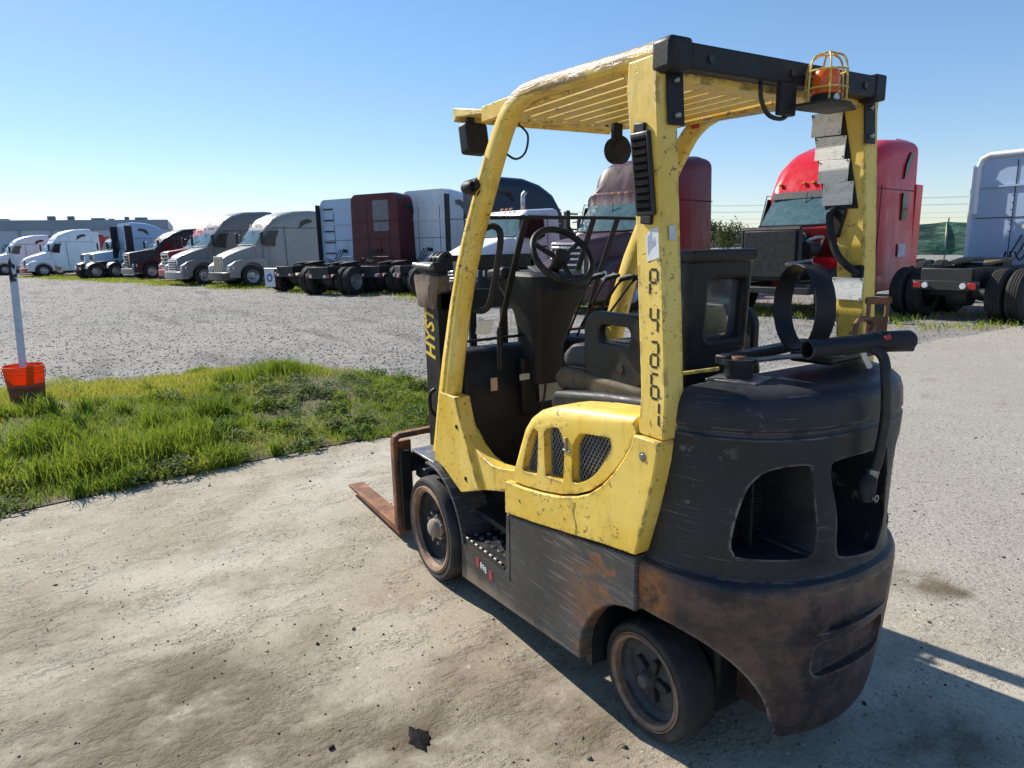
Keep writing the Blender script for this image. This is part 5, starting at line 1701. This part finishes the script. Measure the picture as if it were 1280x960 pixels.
        # black strap on the pillar's back
        MB().loft([[(-.1235 - k[1], s * .415, k[0]), (-.1235 - k[1], s * .475, k[0]), (-.1165 - k[1], s * .475, k[0]), (-.1165 - k[1], s * .415, k[0])] for k in ((2.14, -.003), (1.985, .010))]).build('tie_strap', M_blk, G, .003)
        for z, dx in ((2.10, .004), (2.01, .013)):
            MB().lathe([(0, -.130 - dx), (.006, -.130 - dx), (.009, -.126 - dx), (.009, -.118)], (0, s * .445, z), 'x', 8).build('strap_bolt', M_steel, G)
    # rear beam with its end caps
    rb = MB().box(-.166, -.112, -.40, .43, 2.122, 2.188).build('rear_beam', M_blk, G, .006)
    MB().box(-.170, -.092, .425, .508, 2.114, 2.200).build('beam_cap', M_blk, G, .014)
    MB().box(-.170, -.09, -.452, -.395, 2.114, 2.194).build('beam_cap', M_blk, G, .006)
    for y in (.36, .02, -.34):
        MB().lathe([(0, -.1705), (.011, -.1705), (.011, -.166), (0, -.166)], (0, y, 2.152), 'x', 12).build('beam_hole', M_hoseblk, rb)
    MB().box(-.11, -.03, -.42, .42, 2.105, 2.125).build('rear_flange', M_yel, G, .003)
    # roof plate, side plates, slats
    for s in (1, -1):
        MB().box(-.03, .98, s * .42 - .012, s * .42 + .012, 2.165, 2.225).build('roof_side_plate', M_yel, G, .004)
    fr = MB().prism([(.93, 2.192), (.93, 2.207), (1.22, 2.262), (1.235, 2.262), (1.235, 2.206), (1.22, 2.204), (1.205, 2.222)], 'y', -.43, .43).mesh('front_visor')
    slots = [MB().box(1.02 + .0, 1.13, y - .055, y + .055, 2.1, 2.4).mesh('cutter') for y in (-.32, -.16, 0, .16, .32)]
    fr = cut(fr, slots)
    link('front_visor', fr, M_yel, G, .004)
    for y in (-.2, .1, .3):
        MB().lathe([(0, 2.187), (.010, 2.187), (.012, 2.191), (.012, 2.197)], (.955, y, 0), 'z', 10).build('roof_bolt', M_blk, G)
    for k in range(10):
        y = -.375 + .0835 * k
        MB().obox((.45, y, 2.192), (.97, .052, .014), (R(5), 0, 0)).build('roof_slat', M_yel2, G, .002)
    # windscreen bars between the front pillars
    MB().tube([(.955, .44, 1.79), (.965, .2, 1.792), (.965, -.2, 1.79), (.955, -.44, 1.785)], .008, 8).build('cross_bar', M_blk, G)
    MB().tube([(1.215, .44, 1.245), (1.22, -.44, 1.255)], .007, 8).build('cross_bar', M_blk, G)
    for y in (.235, -.13, -.27):
        MB().loft([[(x - .006, y - .014, z), (x + .006, y - .014, z), (x + .006, y + .014, z), (x - .006, y + .014, z)] for x, z in ((.965, 1.79), (1.105, 1.52), (1.22, 1.25))]).build('guard_bar', M_blk, G, .002)
    # grab handle inside the left front pillar, with white label below
    MB().tube(smooth_path([(.99, .432, 1.745), (.955, .40, 1.755), (.93, .385, 1.70), (1.02, .385, 1.46), (1.06, .40, 1.40), (1.10, .432, 1.40)], 5), .014, 10).build('grab_handle', M_plastic, G)
    MB().obox((1.075, .395, 1.325), (.012, .075, .07), (0, -.35, 0)).build('white_tag', M_white, G, .004)
    # placards on the right rear pillar
    M_tag = print_label('placard_print')
    tags = [(.020, 2.068, -.04), (.000, 1.985, -.05), (-.018, 1.905, -.05), (-.040, 1.828, .0), (-.103, 1.500, .0)]
    MB().loft([[(x - .062, -.4315, z), (x + .062, -.4315, z), (x + .062, -.4275, z), (x - .062, -.4275, z)] for x, z in ((.025, 2.11), (-.055, 1.775))]).build('placard_backing', M_blk, G, .001)
    for i, (x, z, a) in enumerate(tags):
        o = MB().obox((x, -.423, z), (.115, .004, .078), (0, a, 0)).build('placard', M_tag, G, .001)
        for dx, dz in ((-.051, .033), (.051, .033), (-.051, -.033)):
            MB().lathe([(0, -.4195), (.003, -.4195), (.004, -.422)], (x + dx, 0, z + dz), 'y', 6).build('rivet', M_steel, o)
    # grab handle on the right pillar
    MB().tube(smooth_path([(-.035, -.425, 1.775), (-.035, -.395, 1.755), (-.055, -.385, 1.68), (-.085, -.385, 1.615), (-.13, -.395, 1.57), (-.14, -.428, 1.555)], 5), .0125, 10).build('grab_handle', M_plastic, G)
    MB().obox((-.045, -.425, 1.73), (.05, .014, .10), (0, -.25, 0)).build('handle_base', M_plastic, G, .006)
    MB().obox((-.137, -.425, 1.56), (.045, .014, .045)).build('handle_base', M_plastic, G, .012)
    # warning strip on the right roof rail
    MB().obox((.43, -.4345, 2.178), (.40, .002, .044), (0, -.035, 0)).build('warning_strip', print_label('strip_print', (.62, .60, .54), (.12, .11, .1), 5), G)
    MB().obox((.655, -.4340, 2.170), (.045, .002, .042), (0, -.035, 0)).build('red_warning', M_redprint, G)
    # louvred vent on the left rear pillar
    o = MB().loft([[(a - .038 * q, yy, z) for a, q, yy in ((c_, 1, .504), (c_, 1, .518), (c_, -1, .518), (c_, -1, .504))] for c_, z in ((-.0595, 1.975), (-.0895, 1.748))])
    o = o.build('vent_frame', M_hoseblk, G, .006)
    MB().loft([[(c_ - .028, .5165, z), (c_ - .028, .5195, z), (c_ + .028, .5195, z), (c_ + .028, .5165, z)] for c_, z in ((-.0605, 1.962), (-.0885, 1.760))]).build('vent_opening', M_deep, o)  # black plate on the solid frame, painted shade for the vent's inside
    for k in range(10):
        z = 1.770 + .0205 * k
        c_ = -.0885 + (z - 1.760) * (.028 / .202)
        MB().obox((c_, .5205, z), (.054, .005, .0013), (R(35), 0, 0)).build('vent_slat', M_deep, o)
    for z, c_ in ((1.985, -.058), (1.738, -.091)):
        MB().obox((c_, .510, z), (.044, .012, .026), (0, -.1, 0)).build('vent_lug', M_plastic, o, .004)
    # stickers and stencilled number on the left rear pillar
    hexa = [(-.084, 1.690), (-.100, 1.712), (-.134, 1.716), (-.140, 1.634), (-.092, 1.622)]
    MB().prism(hexa, 'y', .5045, .5062).build('white_sticker', M_white, G)
    m2 = MB().prism([(-.092, 1.690), (-.108, 1.705), (-.112, 1.672), (-.120, 1.690), (-.126, 1.668), (-.104, 1.655), (-.096, 1.640)], 'y', .506, .5066)
    m2.build('sticker_remains', simple('faded_blue_print', (.38, .42, .55), .5), G)
    MB().prism([(-.1615, 1.675), (-.1600, 1.712), (-.1600, 1.712), (-.1615, 1.675)][:3], 'y', .45, .452)
    seg = {'a': ((0, 1), (1, 1)), 'b': ((1, 1), (1, .5)), 'c': ((1, .5), (1, 0)), 'd': ((0, 0), (1, 0)), 'e': ((0, .5), (0, 0)), 'f': ((0, 1), (0, .5)), 'g': ((0, .5), (1, .5))}
    glyphs = [('abefg', 1.565), ('fbgc', 1.461), ('abgedc', 1.362), ('afgedc', 1.270), ('bc', 1.190)]
    for segs, zc in glyphs:
        hgt, wid = .072, .030
        xr = -.118 - (1.585 - zc) * .045           # follows the pillar's lean
        gl = MB()
        for q in segs:
            (u0, v0), (u1, v1) = seg[q]
            A = Vector((xr + wid / 2 - u0 * wid, .5052, zc + (v0 - .5) * hgt)); B = Vector((xr + wid / 2 - u1 * wid, .5052, zc + (v1 - .5) * hgt))
            d_ = (B - A); L_ = d_.length; d_.normalize()
            A2, B2 = A + d_ * .0045, B - d_ * .0045
            sd = Vector((d_.z, 0, -d_.x)) * .0056
            th = Vector((0, .0012, 0))
            pts = [A2 + sd * .6, B2 + sd * .6, B2 + d_ * .002, B2 - sd * .6, A2 - sd * .6, A2 - d_ * .002]
            gl.loft([[tuple(p_) for p_ in pts], [tuple(p_ + th) for p_ in pts]])
        gl.build('stencil_mark', M_ink, G, weld=False)
    # small scuffed badge on the back of the pillar
    MB().obox((-.1475, .468, 1.70), (.003, .024, .040), (0, .08, 0)).build('scuffed_badge', M_alu, G)
    # clamp on the left front pillar
    MB().obox((.915, .510, 1.905), (.075, .026, .036), (0, .5, 0)).build('lamp_clamp', M_plastic, G, .009)
    MB().lathe([(.020, -.035), (.026, -.02), (.026, .02), (.020, .035), (.014, .03), (.014, -.03), (.020, -.035)], (.925, .528, 1.905), 'x', 14).build('clamp_ring', M_plastic, G)
    MB().rail([(.93, .4665, 1.862), (.885, .4665, 1.892)], (0, 1, 0), .0675, .012).build('clamp_band', M_blk, G)
    # label strip inside the front pillar
    MB().loft([[(x, .437, z), (x, .4365, z), (x + .032, .4365, z), (x + .032, .437, z)] for x, z in ((1.06, 1.70), (1.16, 1.52))])
    MB().obox((1.078, .4345, 1.575), (.034, .002, .13), (0, -.42, 0)).build('pillar_label', print_label('pillar_label_print', (.5, .45, .38), (.05, .04, .04), 6), G)

    # ---- lamps and beacon
    wl = MB().lathe([(0, -.04), (.038, -.04), (.052, -.024), (.056, 0), (.056, .02), (.0, .02)], (.88, -.19, 2.075), 'x', 22).build('work_lamp', M_plastic, F)
    for k in range(6):
        MB().lathe([(.048, -.026 + .008 * k), (.061 - .001 * k, -.026 + .008 * k), (.061 - .001 * k, -.022 + .008 * k), (.048, -.022 + .008 * k)], (.88, -.19, 2.075), 'x', 22).build('cooling_fin', M_plastic, wl)
    MB().box(.868, .892, -.215, -.165, 2.11, 2.195).build('lamp_bracket', M_blk, wl, .004)
    fl = MB().obox((1.17, .365, 2.130), (.07, .12, .13), (0, .15, .2)).build('front_lamp', M_plastic, F, .015)
    MB().box(1.15, 1.18, .37, .40, 2.19, 2.225).build('lamp_bracket', M_blk, fl, .004)
    MB().tube(smooth_path([(.80, .437, 2.03), (.76, .41, 2.00), (.72, .39, 2.02), (.70, .39, 2.08), (.73, .41, 2.12)], 5), .0045, 6).build('lamp_cable', M_hoseblk, F)
    B = empty('warning_beacon', (0, 0, 0)); B.parent = F
    bx, by, bz = -.225, -.055, 2.062
    MB().prism([(-.305, .035), (-.165, .055), (-.165, -.155), (-.255, -.165), (-.305, -.06)], 'z', 2.050, 2.058).build('beacon_plate', M_plastic, B, .003)
    MB().box(-.185, -.165, .02, .09, 2.03, 2.12).build('beacon_bracket', M_blk, B, .004)
    MB().lathe([(0, 0), (.042, 0), (.042, .022), (.038, .026), (0, .026)], (bx, by, bz), 'z', 22).build('beacon_base', M_plastic, B)
    t = NT('beacon_lens')
    t.set('Base Color', (.95, .17, .015)); t.set('Roughness', .18); t.set('Transmission Weight', .35)
    MB().lathe([(.038, .026), (.040, .030), (.038, .055), (.0375, .058), (.0385, .061), (.036, .085), (.030, .094), (.016, .098), (0, .098)], (bx, by, bz), 'z', 26).build('beacon_lens', t.m, B)
    MB().lathe([(0, .0), (.012, 0), (.012, .004), (0, .004)], (bx - .042, by + .005, bz + .012), 'x', 10).build('beacon_sticker', M_white, B)
    for k in range(6):
        a = R(60 * k + 15)
        ca, sa = math.cos(a), math.sin(a)
        MB().tube(smooth_path([(bx + .060 * ca, by + .060 * sa, bz - .003), (bx + .057 * ca, by + .057 * sa, bz + .09), (bx + .045 * ca, by + .045 * sa, bz + .125), (bx + .018 * ca, by + .018 * sa, bz + .138)], 4), .0032, 6).build('cage_wire', M_yel, B)
    for rr, zz in ((.0585, .040), (.057, .088), (.018, .138)):
        MB().tube([(bx + rr * math.cos(2 * math.pi * k / 20), by + rr * math.sin(2 * math.pi * k / 20), bz + zz) for k in range(20)], .003, 6, closed=True).build('cage_ring', M_yel, B)
    MB().tube(smooth_path([(-.14, .125, 2.135), (-.145, .128, 2.08), (-.15, .10, 2.035), (-.16, .05, 2.025), (-.17, .02, 2.05)], 5), .0065, 8).build('beacon_cable', M_hoseblk, B)

    # ---- cowl, floor, steering
    MB().prism([(1.22, .45), (1.20, .90), (1.24, 1.12), (1.30, 1.19), (1.42, 1.19), (1.44, .60), (1.40, .45)], 'y', -.43, .43).build('front_cowl', M_blk, F, .02, 3)
    MB().box(.60, 1.40, -.43, .43, .425, .452).build('floor_plate', M_plastic, F, .003)
    MB().box(1.17, 1.205, -.22, .14, .86, 1.14).build('cowl_panel', M_plastic, F, .01)
    MB().obox((1.155, -.035, .97), (.004, .18, .095), (0, .06, .0)).build('cowl_label', print_label('cowl_print', (.33, .32, .29), (.10, .10, .1), 11), F)
    MB().obox((1.178, .295, 1.035), (.004, .035, .062), (0, .0, .0)).build('warning_label', print_label('cowl_warn', (.5, .34, .28), (.2, .05, .04), 7), F)
    MB().obox((1.16, .135, 1.055), (.004, .055, .030)).build('tilt_label', print_label('tilt_print', (.55, .54, .5), (.1, .1, .1), 3), F)
    SW = empty('steering', (0, 0, 0)); SW.parent = F
    mb = MB()
    rings = []
    for z, xa, xb, ya, yb in ((1.02, 1.10, 1.24, -.05, .10), (1.20, 1.09, 1.25, -.06, .11), (1.36, 1.03, 1.28, -.085, .13), (1.47, .98, 1.34, -.12, .17), (1.535, 1.00, 1.37, -.125, .175), (1.555, 1.05, 1.36, -.11, .16)):
        rings.append([(x, y, z) for x, y in rrect(xa, xb, ya, yb, .03, 3)])
    mb.loft(rings)
    mb.build('steering_column', M_plastic, SW, angle=40)
    MB().obox((1.10, .06, 1.560), (.09, .12, .012), (0, -.35, 0)).build('dash_display', dusty('grey_panel', (.13, .13, .13), (.25, .24, .22), .5), SW, .003)
    tr = MB().obox((1.28, .17, 1.545), (.16, .10, .05), (0, .1, 0)).build('cup_tray', M_plastic, SW, .015)
    MB().obox((1.28, .17, 1.573), (.10, .055, .01), (0, .1, 0)).build('tray_well', M_hoseblk, tr)
    nrm = Vector((-.79, 0, .61)).normalized()
    e1 = Vector((0, 1, 0)); e2 = nrm.cross(e1)
    cw_ = Vector((1.0, .02, 1.625))
    rimp = [cw_ + (e1 * math.cos(a) + e2 * math.sin(a)) * .150 for a in [2 * math.pi * k / 40 for k in range(40)]]
    MB().tube(rimp, .0155, 12, closed=True).build('steering_wheel', M_wheelrim, SW)
    for a in (R(90), R(210), R(330)):
        d_ = e1 * math.cos(a) + e2 * math.sin(a)
        MB().tube([cw_ - nrm * .02 + d_ * .02, cw_ - nrm * .015 + d_ * .08, cw_ + d_ * .148], [.014, .012, .011], 8).build('wheel_spoke', M_wheelrim, SW)
    MB().tube([cw_ - nrm * .06, cw_ - nrm * .02, cw_ + nrm * .004, cw_ + nrm * .008], [.03, .042, .038, .0], 16).build('horn_boss', M_wheelrim, SW)
    MB().tube([cw_ - nrm * .05, cw_ - nrm * .20], .028, 12).build('column_shaft', M_plastic, SW)
    kn = cw_ + (e1 * .5 + e2 * .86) * .15
    # hydraulic levers
    for k, (x0, y0, x1, y1, z1) in enumerate(((1.36, -.255, 1.07, -.21, 1.515), (1.31, -.28, 1.01, -.25, 1.512), (1.26, -.30, .95, -.29, 1.508), (1.21, -.32, .90, -.33, 1.512))):
        lv = MB().tube([(x0, y0, 1.18), (x0 - .05, y0, 1.26), (x1 + .04, y1, z1 - .03), (x1, y1, z1)], .006, 8).build('hydraulic_lever', M_blk, F)
        MB().tube([(x1 + .02, y1, z1 - .012), (x1, y1, z1 + .002), (x1 - .05, y1 - .005, z1 + .012), (x1 - .075, y1 - .006, z1 + .016)], [.008, .013, .015, .008], 10).build('lever_knob', M_plastic, lv)
    MB().obox((1.30, -.29, 1.17), (.22, .16, .07)).build('lever_base', M_plastic, F, .015)
    # parking brake lever, pedals, mirror-less stalk
    pb = MB().tube([(1.20, .245, 1.10), (1.19, .25, 1.28)], .015, 10).build('brake_lever', M_plastic, F)
    MB().tube([(1.19, .25, 1.27), (1.188, .25, 1.30)], [.018, .012], 10).build('brake_knob', M_plastic, pb)
    for y in (.05, -.12):
        MB().obox((1.12, y, .60), (.02, .09, .11), (0, -.5, 0)).build('pedal', M_wheelrim, F, .01)
    MB().tube(smooth_path([(1.15, .02, 1.10), (1.12, .05, .95), (1.16, .09, .8)], 5), .006, 6).build('cable', M_hoseblk, F)
    for k in range(4):
        MB().tube(smooth_path([(1.12 - .01 * k, -.10 - .02 * k, 1.16), (1.06, -.13 - .02 * k, 1.08), (1.10, -.15 - .015 * k, .98)], 5), .005, 6).build('hydraulic_hose', M_hoseblk, F)
    # ---- seat
    S = empty('operator_seat', (0, 0, 0)); S.parent = F
    MB().prism([(.62, 1.05), (.58, 1.02), (.0, 1.08), (-.03, 1.185), (.30, 1.155), (.60, 1.115)], 'y', -.34, .365).build('seat_base', M_blk, S, .03, 3)
    MB().prism([(.62, 1.11), (.655, 1.16), (.60, 1.205), (.06, 1.19), (.05, 1.12)], 'y', -.23, .32).build('seat_skirt', M_vinylworn, S, .02, 3)
    MB().prism([(.66, 1.20), (.665, 1.25), (.60, 1.285), (.40, 1.27), (.08, 1.25), (.07, 1.18), (.40, 1.185)], 'y', -.22, .26).build('seat_cushion', M_vinyl, S, .035, 4)
    MB().prism([(.67, 1.19), (.675, 1.245), (.61, 1.292), (.50, 1.288), (.50, 1.19)], 'y', -.20, .262).build('seat_bolster', dusty('grey_vinyl', (.05, .05, .052), (.14, .13, .115), .4), S, .03, 4)
    # hip restraint loops
    for y0, y1 in ((.262, .305), (-.265, -.225)):
        outer = rrect(.13, .47, 1.17, 1.435, .075, 6)
        inner = rrect(.21, .385, 1.325, 1.39, .028, 5)
        me = MB().prism(outer, 'y', y0, y1).mesh('hip_restraint')
        me = cut(me, [MB().prism(inner, 'y', y0 - .1, y1 + .1).mesh('cutter')])
        link('hip_restraint', me, M_vinyl, S, .010, 3)
    MB().lathe([(0, .309), (.016, .309), (.018, .300)], (.255, 0, 1.245), 'y', 12).build('restraint_bolt', M_hoseblk, S)
    # backrest shell with its open window
    def lean(me, k):
        for v_ in me.vertices:
            v_.co.x -= (v_.co.z - 1.25) * k
        return me
    me = MB().prism(rrect(-.125, .185, 1.255, 1.635, .045, 5), 'x', .075, .150).mesh('backrest')
    me = cut(me, [MB().prism(rrect(-.085, .085, 1.345, 1.545, .02, 4), 'x', -.3, .3).mesh('cutter')])
    link('backrest', lean(me, .06), M_vinyl, S, .022, 4)
    me = MB().prism(rrect(-.13, .190, 1.605, 1.648, .018, 4), 'x', .060, .155).mesh('backrest_cap')
    link('backrest_cap', lean(me, .06), M_vinyl, S, .012, 3)
    gl = NT('clear_plastic'); gl.set('Base Color', (.55, .58, .6)); gl.set('Roughness', .15); gl.set('Transmission Weight', .92); gl.set('IOR', 1.1)
    me = MB().box(.105, .109, -.085, .085, 1.345, 1.545).mesh('backrest_pane')
    link('backrest_pane', lean(me, .06), gl.m, S)
    MB().obox((.185, -.07, 1.39), (.03, .13, .10), (0, .3, 0)).build('yellow_guard', M_yel, S, .015)  # small yellow box behind the pane
    me = MB().prism(rrect(-.11, .18, 1.15, 1.32, .03, 4), 'x', .07, .16).mesh('backrest_foot')
    link('backrest_foot', me, M_blk, S, .012, 3)

    # ---- gas bottle bracket on the counterweight
    K = empty('bottle_bracket', (0, 0, 0)); K.parent = F
    rc = Vector((-.235, 0, 1.470)); d1 = Vector((.9, -.44, 0)).normalized(); ax_ = Vector((.44, .9, 0)).normalized()
    mb = MB()
    rings = []
    for k in range(40):
        a = 2 * math.pi * k / 40
        o_ = d1 * math.cos(a) + Vector((0, 0, 1)) * math.sin(a)
        rings.append([rc + o_ * .133 + ax_ * .030, rc + o_ * .133 - ax_ * .030, rc + o_ * .126 - ax_ * .030, rc + o_ * .126 + ax_ * .030])
    rings.append(rings[0])
    mb.loft(rings, cap=False)
    mb.build('clamp_ring', M_blk, K, .0015)
    MB().tube([rc + Vector((.055, .02, .128)), rc + Vector((-.015, -.01, .14))], .007, 8).build('clamp_latch', M_steel, K)
    P0, P1 = Vector((-.40, .20, 1.378)), Vector((-.455, -.02, 1.385))
    axd = (P1 - P0).normalized()
    up_ = Vector((0, 0, 1)); sd_ = axd.cross(up_).normalized(); up2 = sd_.cross(axd)
    rings = []
    for t_, r_ in ((0, .0225), (0, .0265), (1, .0265), (1, .0225), (0, .0225)):
        base = P0.lerp(P1, t_)
        rings.append([base + (sd_ * math.cos(a) + up2 * math.sin(a)) * r_ for a in [2 * math.pi * k / 28 for k in range(28)]])
    MB().loft(rings, cap=False).build('swing_tube', M_blk, K, angle=40)
    P2 = Vector((-.500, -.115, 1.386))
    mb = MB().tube([P1 - axd * .01, P1, P2, P2 + (P2 - P1).normalized() * .012], [.026, .030, .030, .022], 24)
    mb.build('latch_sleeve', M_plastic, K, angle=40)
    MB().tube([Vector((-.40, -.02, 1.362)), Vector((-.50, -.14, 1.366))], .014, 12).build('latch_rod', M_blk, K)
    MB().obox(P1.lerp(P2, .25) + Vector((-.016, .012, .014)), (.026, .022, .014), (0, .5, .5)).build('red_decal', M_redprint, K, .004)
    MB().obox((-.13, .02, 1.325), (.045, .50, .030), (0, 0, .12)).build('bracket_bar', M_blk, K, .006)
    MB().obox((-.25, -.17, 1.315), (.14, .34, .03), (0, 0, .1)).build('cradle_plate', M_blk, K, .01)
    mb = MB().tube([(-.19, .225, 1.262), (-.19, .225, 1.318)], .042, 24)
    mb.build('pivot_post', M_blk, K)
    MB().tube([(-.19, .225, 1.316), (-.19, .225, 1.330)], .052, 28).build('pivot_plate', M_blk, K)
    MB().tube([(-.19, .225, 1.330), (-.19, .225, 1.337)], [.026, .022], 16).build('pivot_nut', M_rust, K)
    MB().obox((-.20, .232, 1.2685), (.15, .13, .010), (0, 0, .3)).build('pivot_base', M_steel, K, .002)
    MB().tube(smooth_path([(-.21, .20, 1.322), (-.29, .13, 1.338), (-.36, .08, 1.345), (-.40, .03, 1.35)], 4), .008, 8).build('link_rod', M_steel, K)
    MB().tube([(-.09, .40, 1.285), (-.16, .275, 1.300)], .006, 8).build('yellow_rod', M_yel, K)
    hp = smooth_path([(-.455, .005, 1.375), (-.490, -.01, 1.35), (-.512, .00, 1.28), (-.514, -.008, 1.17), (-.508, .0, 1.06), (-.503, .008, 1.02)], 6)
    MB().tube(hp, .0145, 12).build('gas_hose', M_hoseblk, K)
    MB().tube([(-.503, .008, 1.025), (-.501, .014, 1.0)], .016, 12).build('hose_collar', M_steel, K)
    MB().tube([(-.501, .016, 1.005), (-.501, .030, .985), (-.503, .033, .965), (-.504, .030, .94)], [.020, .026, .024, .020], 14).build('hose_coupling', M_plastic, K)
    MB().lathe([(.006, -.532), (.011, -.532), (.011, -.525), (.0, -.525)], (0, .030, .952), 'x', 12).build('coupling_ring', M_steel, K)
    MB().tube(smooth_path([(-.445, .02, 1.372), (-.45, .01, 1.345), (-.455, -.01, 1.315)], 4), .008, 8).build('white_clip', M_white, K)
    # rusty lifting loop beyond
    lo = MB().prism(rrect(-.035, .035, 0, .135, .012, 3), 'y', -.006, .006).mesh('rusty_loop')
    lo = cut(lo, [MB().prism(rrect(-.024, .024, .075, .118, .006, 3), 'y', -.1, .1).mesh('cutter')])
    mt = Matrix.Translation((-.275, -.33, 1.345)) @ Matrix.Rotation(R(59), 4, 'Z')
    lo.transform(mt)
    link('rusty_loop', lo, M_rust, K, .003)
    MB().tube([(-.255, -.297, 1.474), (-.295, -.363, 1.474)], .012, 10).build('loop_bar', M_rust, K)
    MB().tube(smooth_path([(-.31, -.16, 1.372), (-.29, -.20, 1.415), (-.28, -.26, 1.42), (-.30, -.27, 1.40), (-.33, -.20, 1.372)], 4), .009, 8).build('rusty_hook', M_rust, K)

    # ---- mast, carriage, forks
    Mst = empty('mast', (0, 0, 0)); Mst.parent = F
    for s in (1, -1):
        ch = [(1.66, -.00), (1.84, 0), (1.84, .085), (1.815, .085), (1.815, .022), (1.685, .022), (1.685, .085), (1.66, .085)]
        MB().prism([(x, s * (.345 - y)) for x, y in ch], 'z', .10, 1.44).build('mast_channel', M_blk, Mst, .003)
        ch2 = [(1.70, 0), (1.86, 0), (1.86, .06), (1.84, .06), (1.84, .02), (1.72, .02), (1.72, .06), (1.70, .06)]
        MB().prism([(x, s * (.318 - y)) for x, y in ch2], 'z', .12, 1.60).build('inner_channel', M_blk, Mst, .003)
        MB().tube([(1.62, s * .25, .30), (1.62, s * .25, 1.50)], .026, 14).build('lift_cylinder', M_blk, Mst)
        MB().tube([(1.62, s * .25, 1.50), (1.62, s * .25, 1.60)], .018, 12).build('lift_rod', M_steel, Mst)
        tc_ = MB().tube([(1.30, s * .36, .80), (1.55, s * .37, .72)], .030, 12).build('tilt_cylinder', M_blk, Mst)
        MB().tube([(1.55, s * .37, .72), (1.67, s * .36, .69)], .016, 10).build('tilt_rod', M_steel, tc_)
        MB().tube(smooth_path([(1.71, s * .36, .93), (1.72, s * .385, .90), (1.72, s * .385, .82), (1.71, s * .36, .78)], 4), .010, 8).build('lifting_eye', M_blk, Mst)
    for z in (.30, .80, 1.40):
        MB().box(1.66, 1.70, -.33, .33, z - .05, z + .05).build('cross_member', M_blk, Mst, .006)
    MB().box(1.70, 1.84, -.31, .31, 1.55, 1.63).build('top_member', M_blk, Mst, .01)
    for y in (.10, -.10):
        MB().box(1.735, 1.755, y - .02, y + .02, .4, 1.56).build('lift_chain', M_plastic, Mst)
    lettering('lettering', 'HYSTER', .160, (1.765, .3462, 1.278), (0, 0, 1), (1, 0, 0), M_logo, Mst, .0008, .25, .0035, .70)
    # weathered wrapping round the top of the mast, with hose fittings above
    mb = MB(); rr_ = random.Random(9)
    rings = []
    for z, k in ((1.365, .88), (1.378, .96), (1.45, 1.02), (1.49, 1.06), (1.515, 1.08), (1.528, 1.0)):
        rings.append([(x + rr_.uniform(-.006, .006), y + rr_.uniform(-.006, .006), z + rr_.uniform(-.006, .006)) for x, y in [(1.76 + (a - 1.76) * k, .315 + (b - .315) * k) for a, b in rrect(1.66, 1.905, .265, .372, .045, 5)]])
    mb.loft(rings).build('wrapping', M_pad, Mst, angle=25)
    MB().box(1.66, 1.86, .275, .365, 1.545, 1.60).build('hose_guide', M_blk, Mst, .012)
    for k in range(3):
        MB().tube(smooth_path([(1.70 + .05 * k, .30, 1.52), (1.70 + .05 * k, .31, 1.61), (1.71 + .05 * k, .25, 1.64), (1.71 + .05 * k, .2, 1.56)], 5), .012, 8).build('mast_hose', M_hoseblk, Mst)
    MB().tube([(1.66, .37, 1.575), (1.88, .37, 1.585)], .014, 10).build('hose_pipe', M_steel, Mst)
    C = empty('fork_carriage', (0, 0, 0)); C.parent = F
    MB().rail([(1.945, .520, .08), (1.945, .520, .60), (1.945, .512, .628), (1.945, .490, .640), (1.945, .30, .645), (1.945, -.30, .645), (1.945, -.49, .640), (1.945, -.512, .628), (1.945, -.520, .60), (1.945, -.520, .08)], (1, 0, 0), .055, .030).build('carriage_frame', M_rust, C, angle=40)
    for s in (1, -1):
        MB().box(1.880, 1.916, s * .48 - .03, s * .48 + .03, .09, .56).build('carriage_plate', M_blk, C, .004)
    for z in (.17, .48):
        MB().box(1.905, 1.935, -.50, .50, z - .055, z + .055).build('carriage_bar', M_blk, C, .005)
    for s in (1, -1):
        MB().box(1.72, 1.90, s * .36 - .06, s * .36 + .06, .40, .47).build('side_bracket', M_blk, C, .01)
    for y in (.465, -.465):
        fk = [(1.955, .60), (1.955, .04), (2.86, .055), (2.90, .066), (2.86, .076), (2.02, .085), (1.99, .115), (1.99, .60)]
        MB().prism(fk, 'y', y - .052, y + .052).build('fork', M_rust2, C, .004)
    return F
forklift()
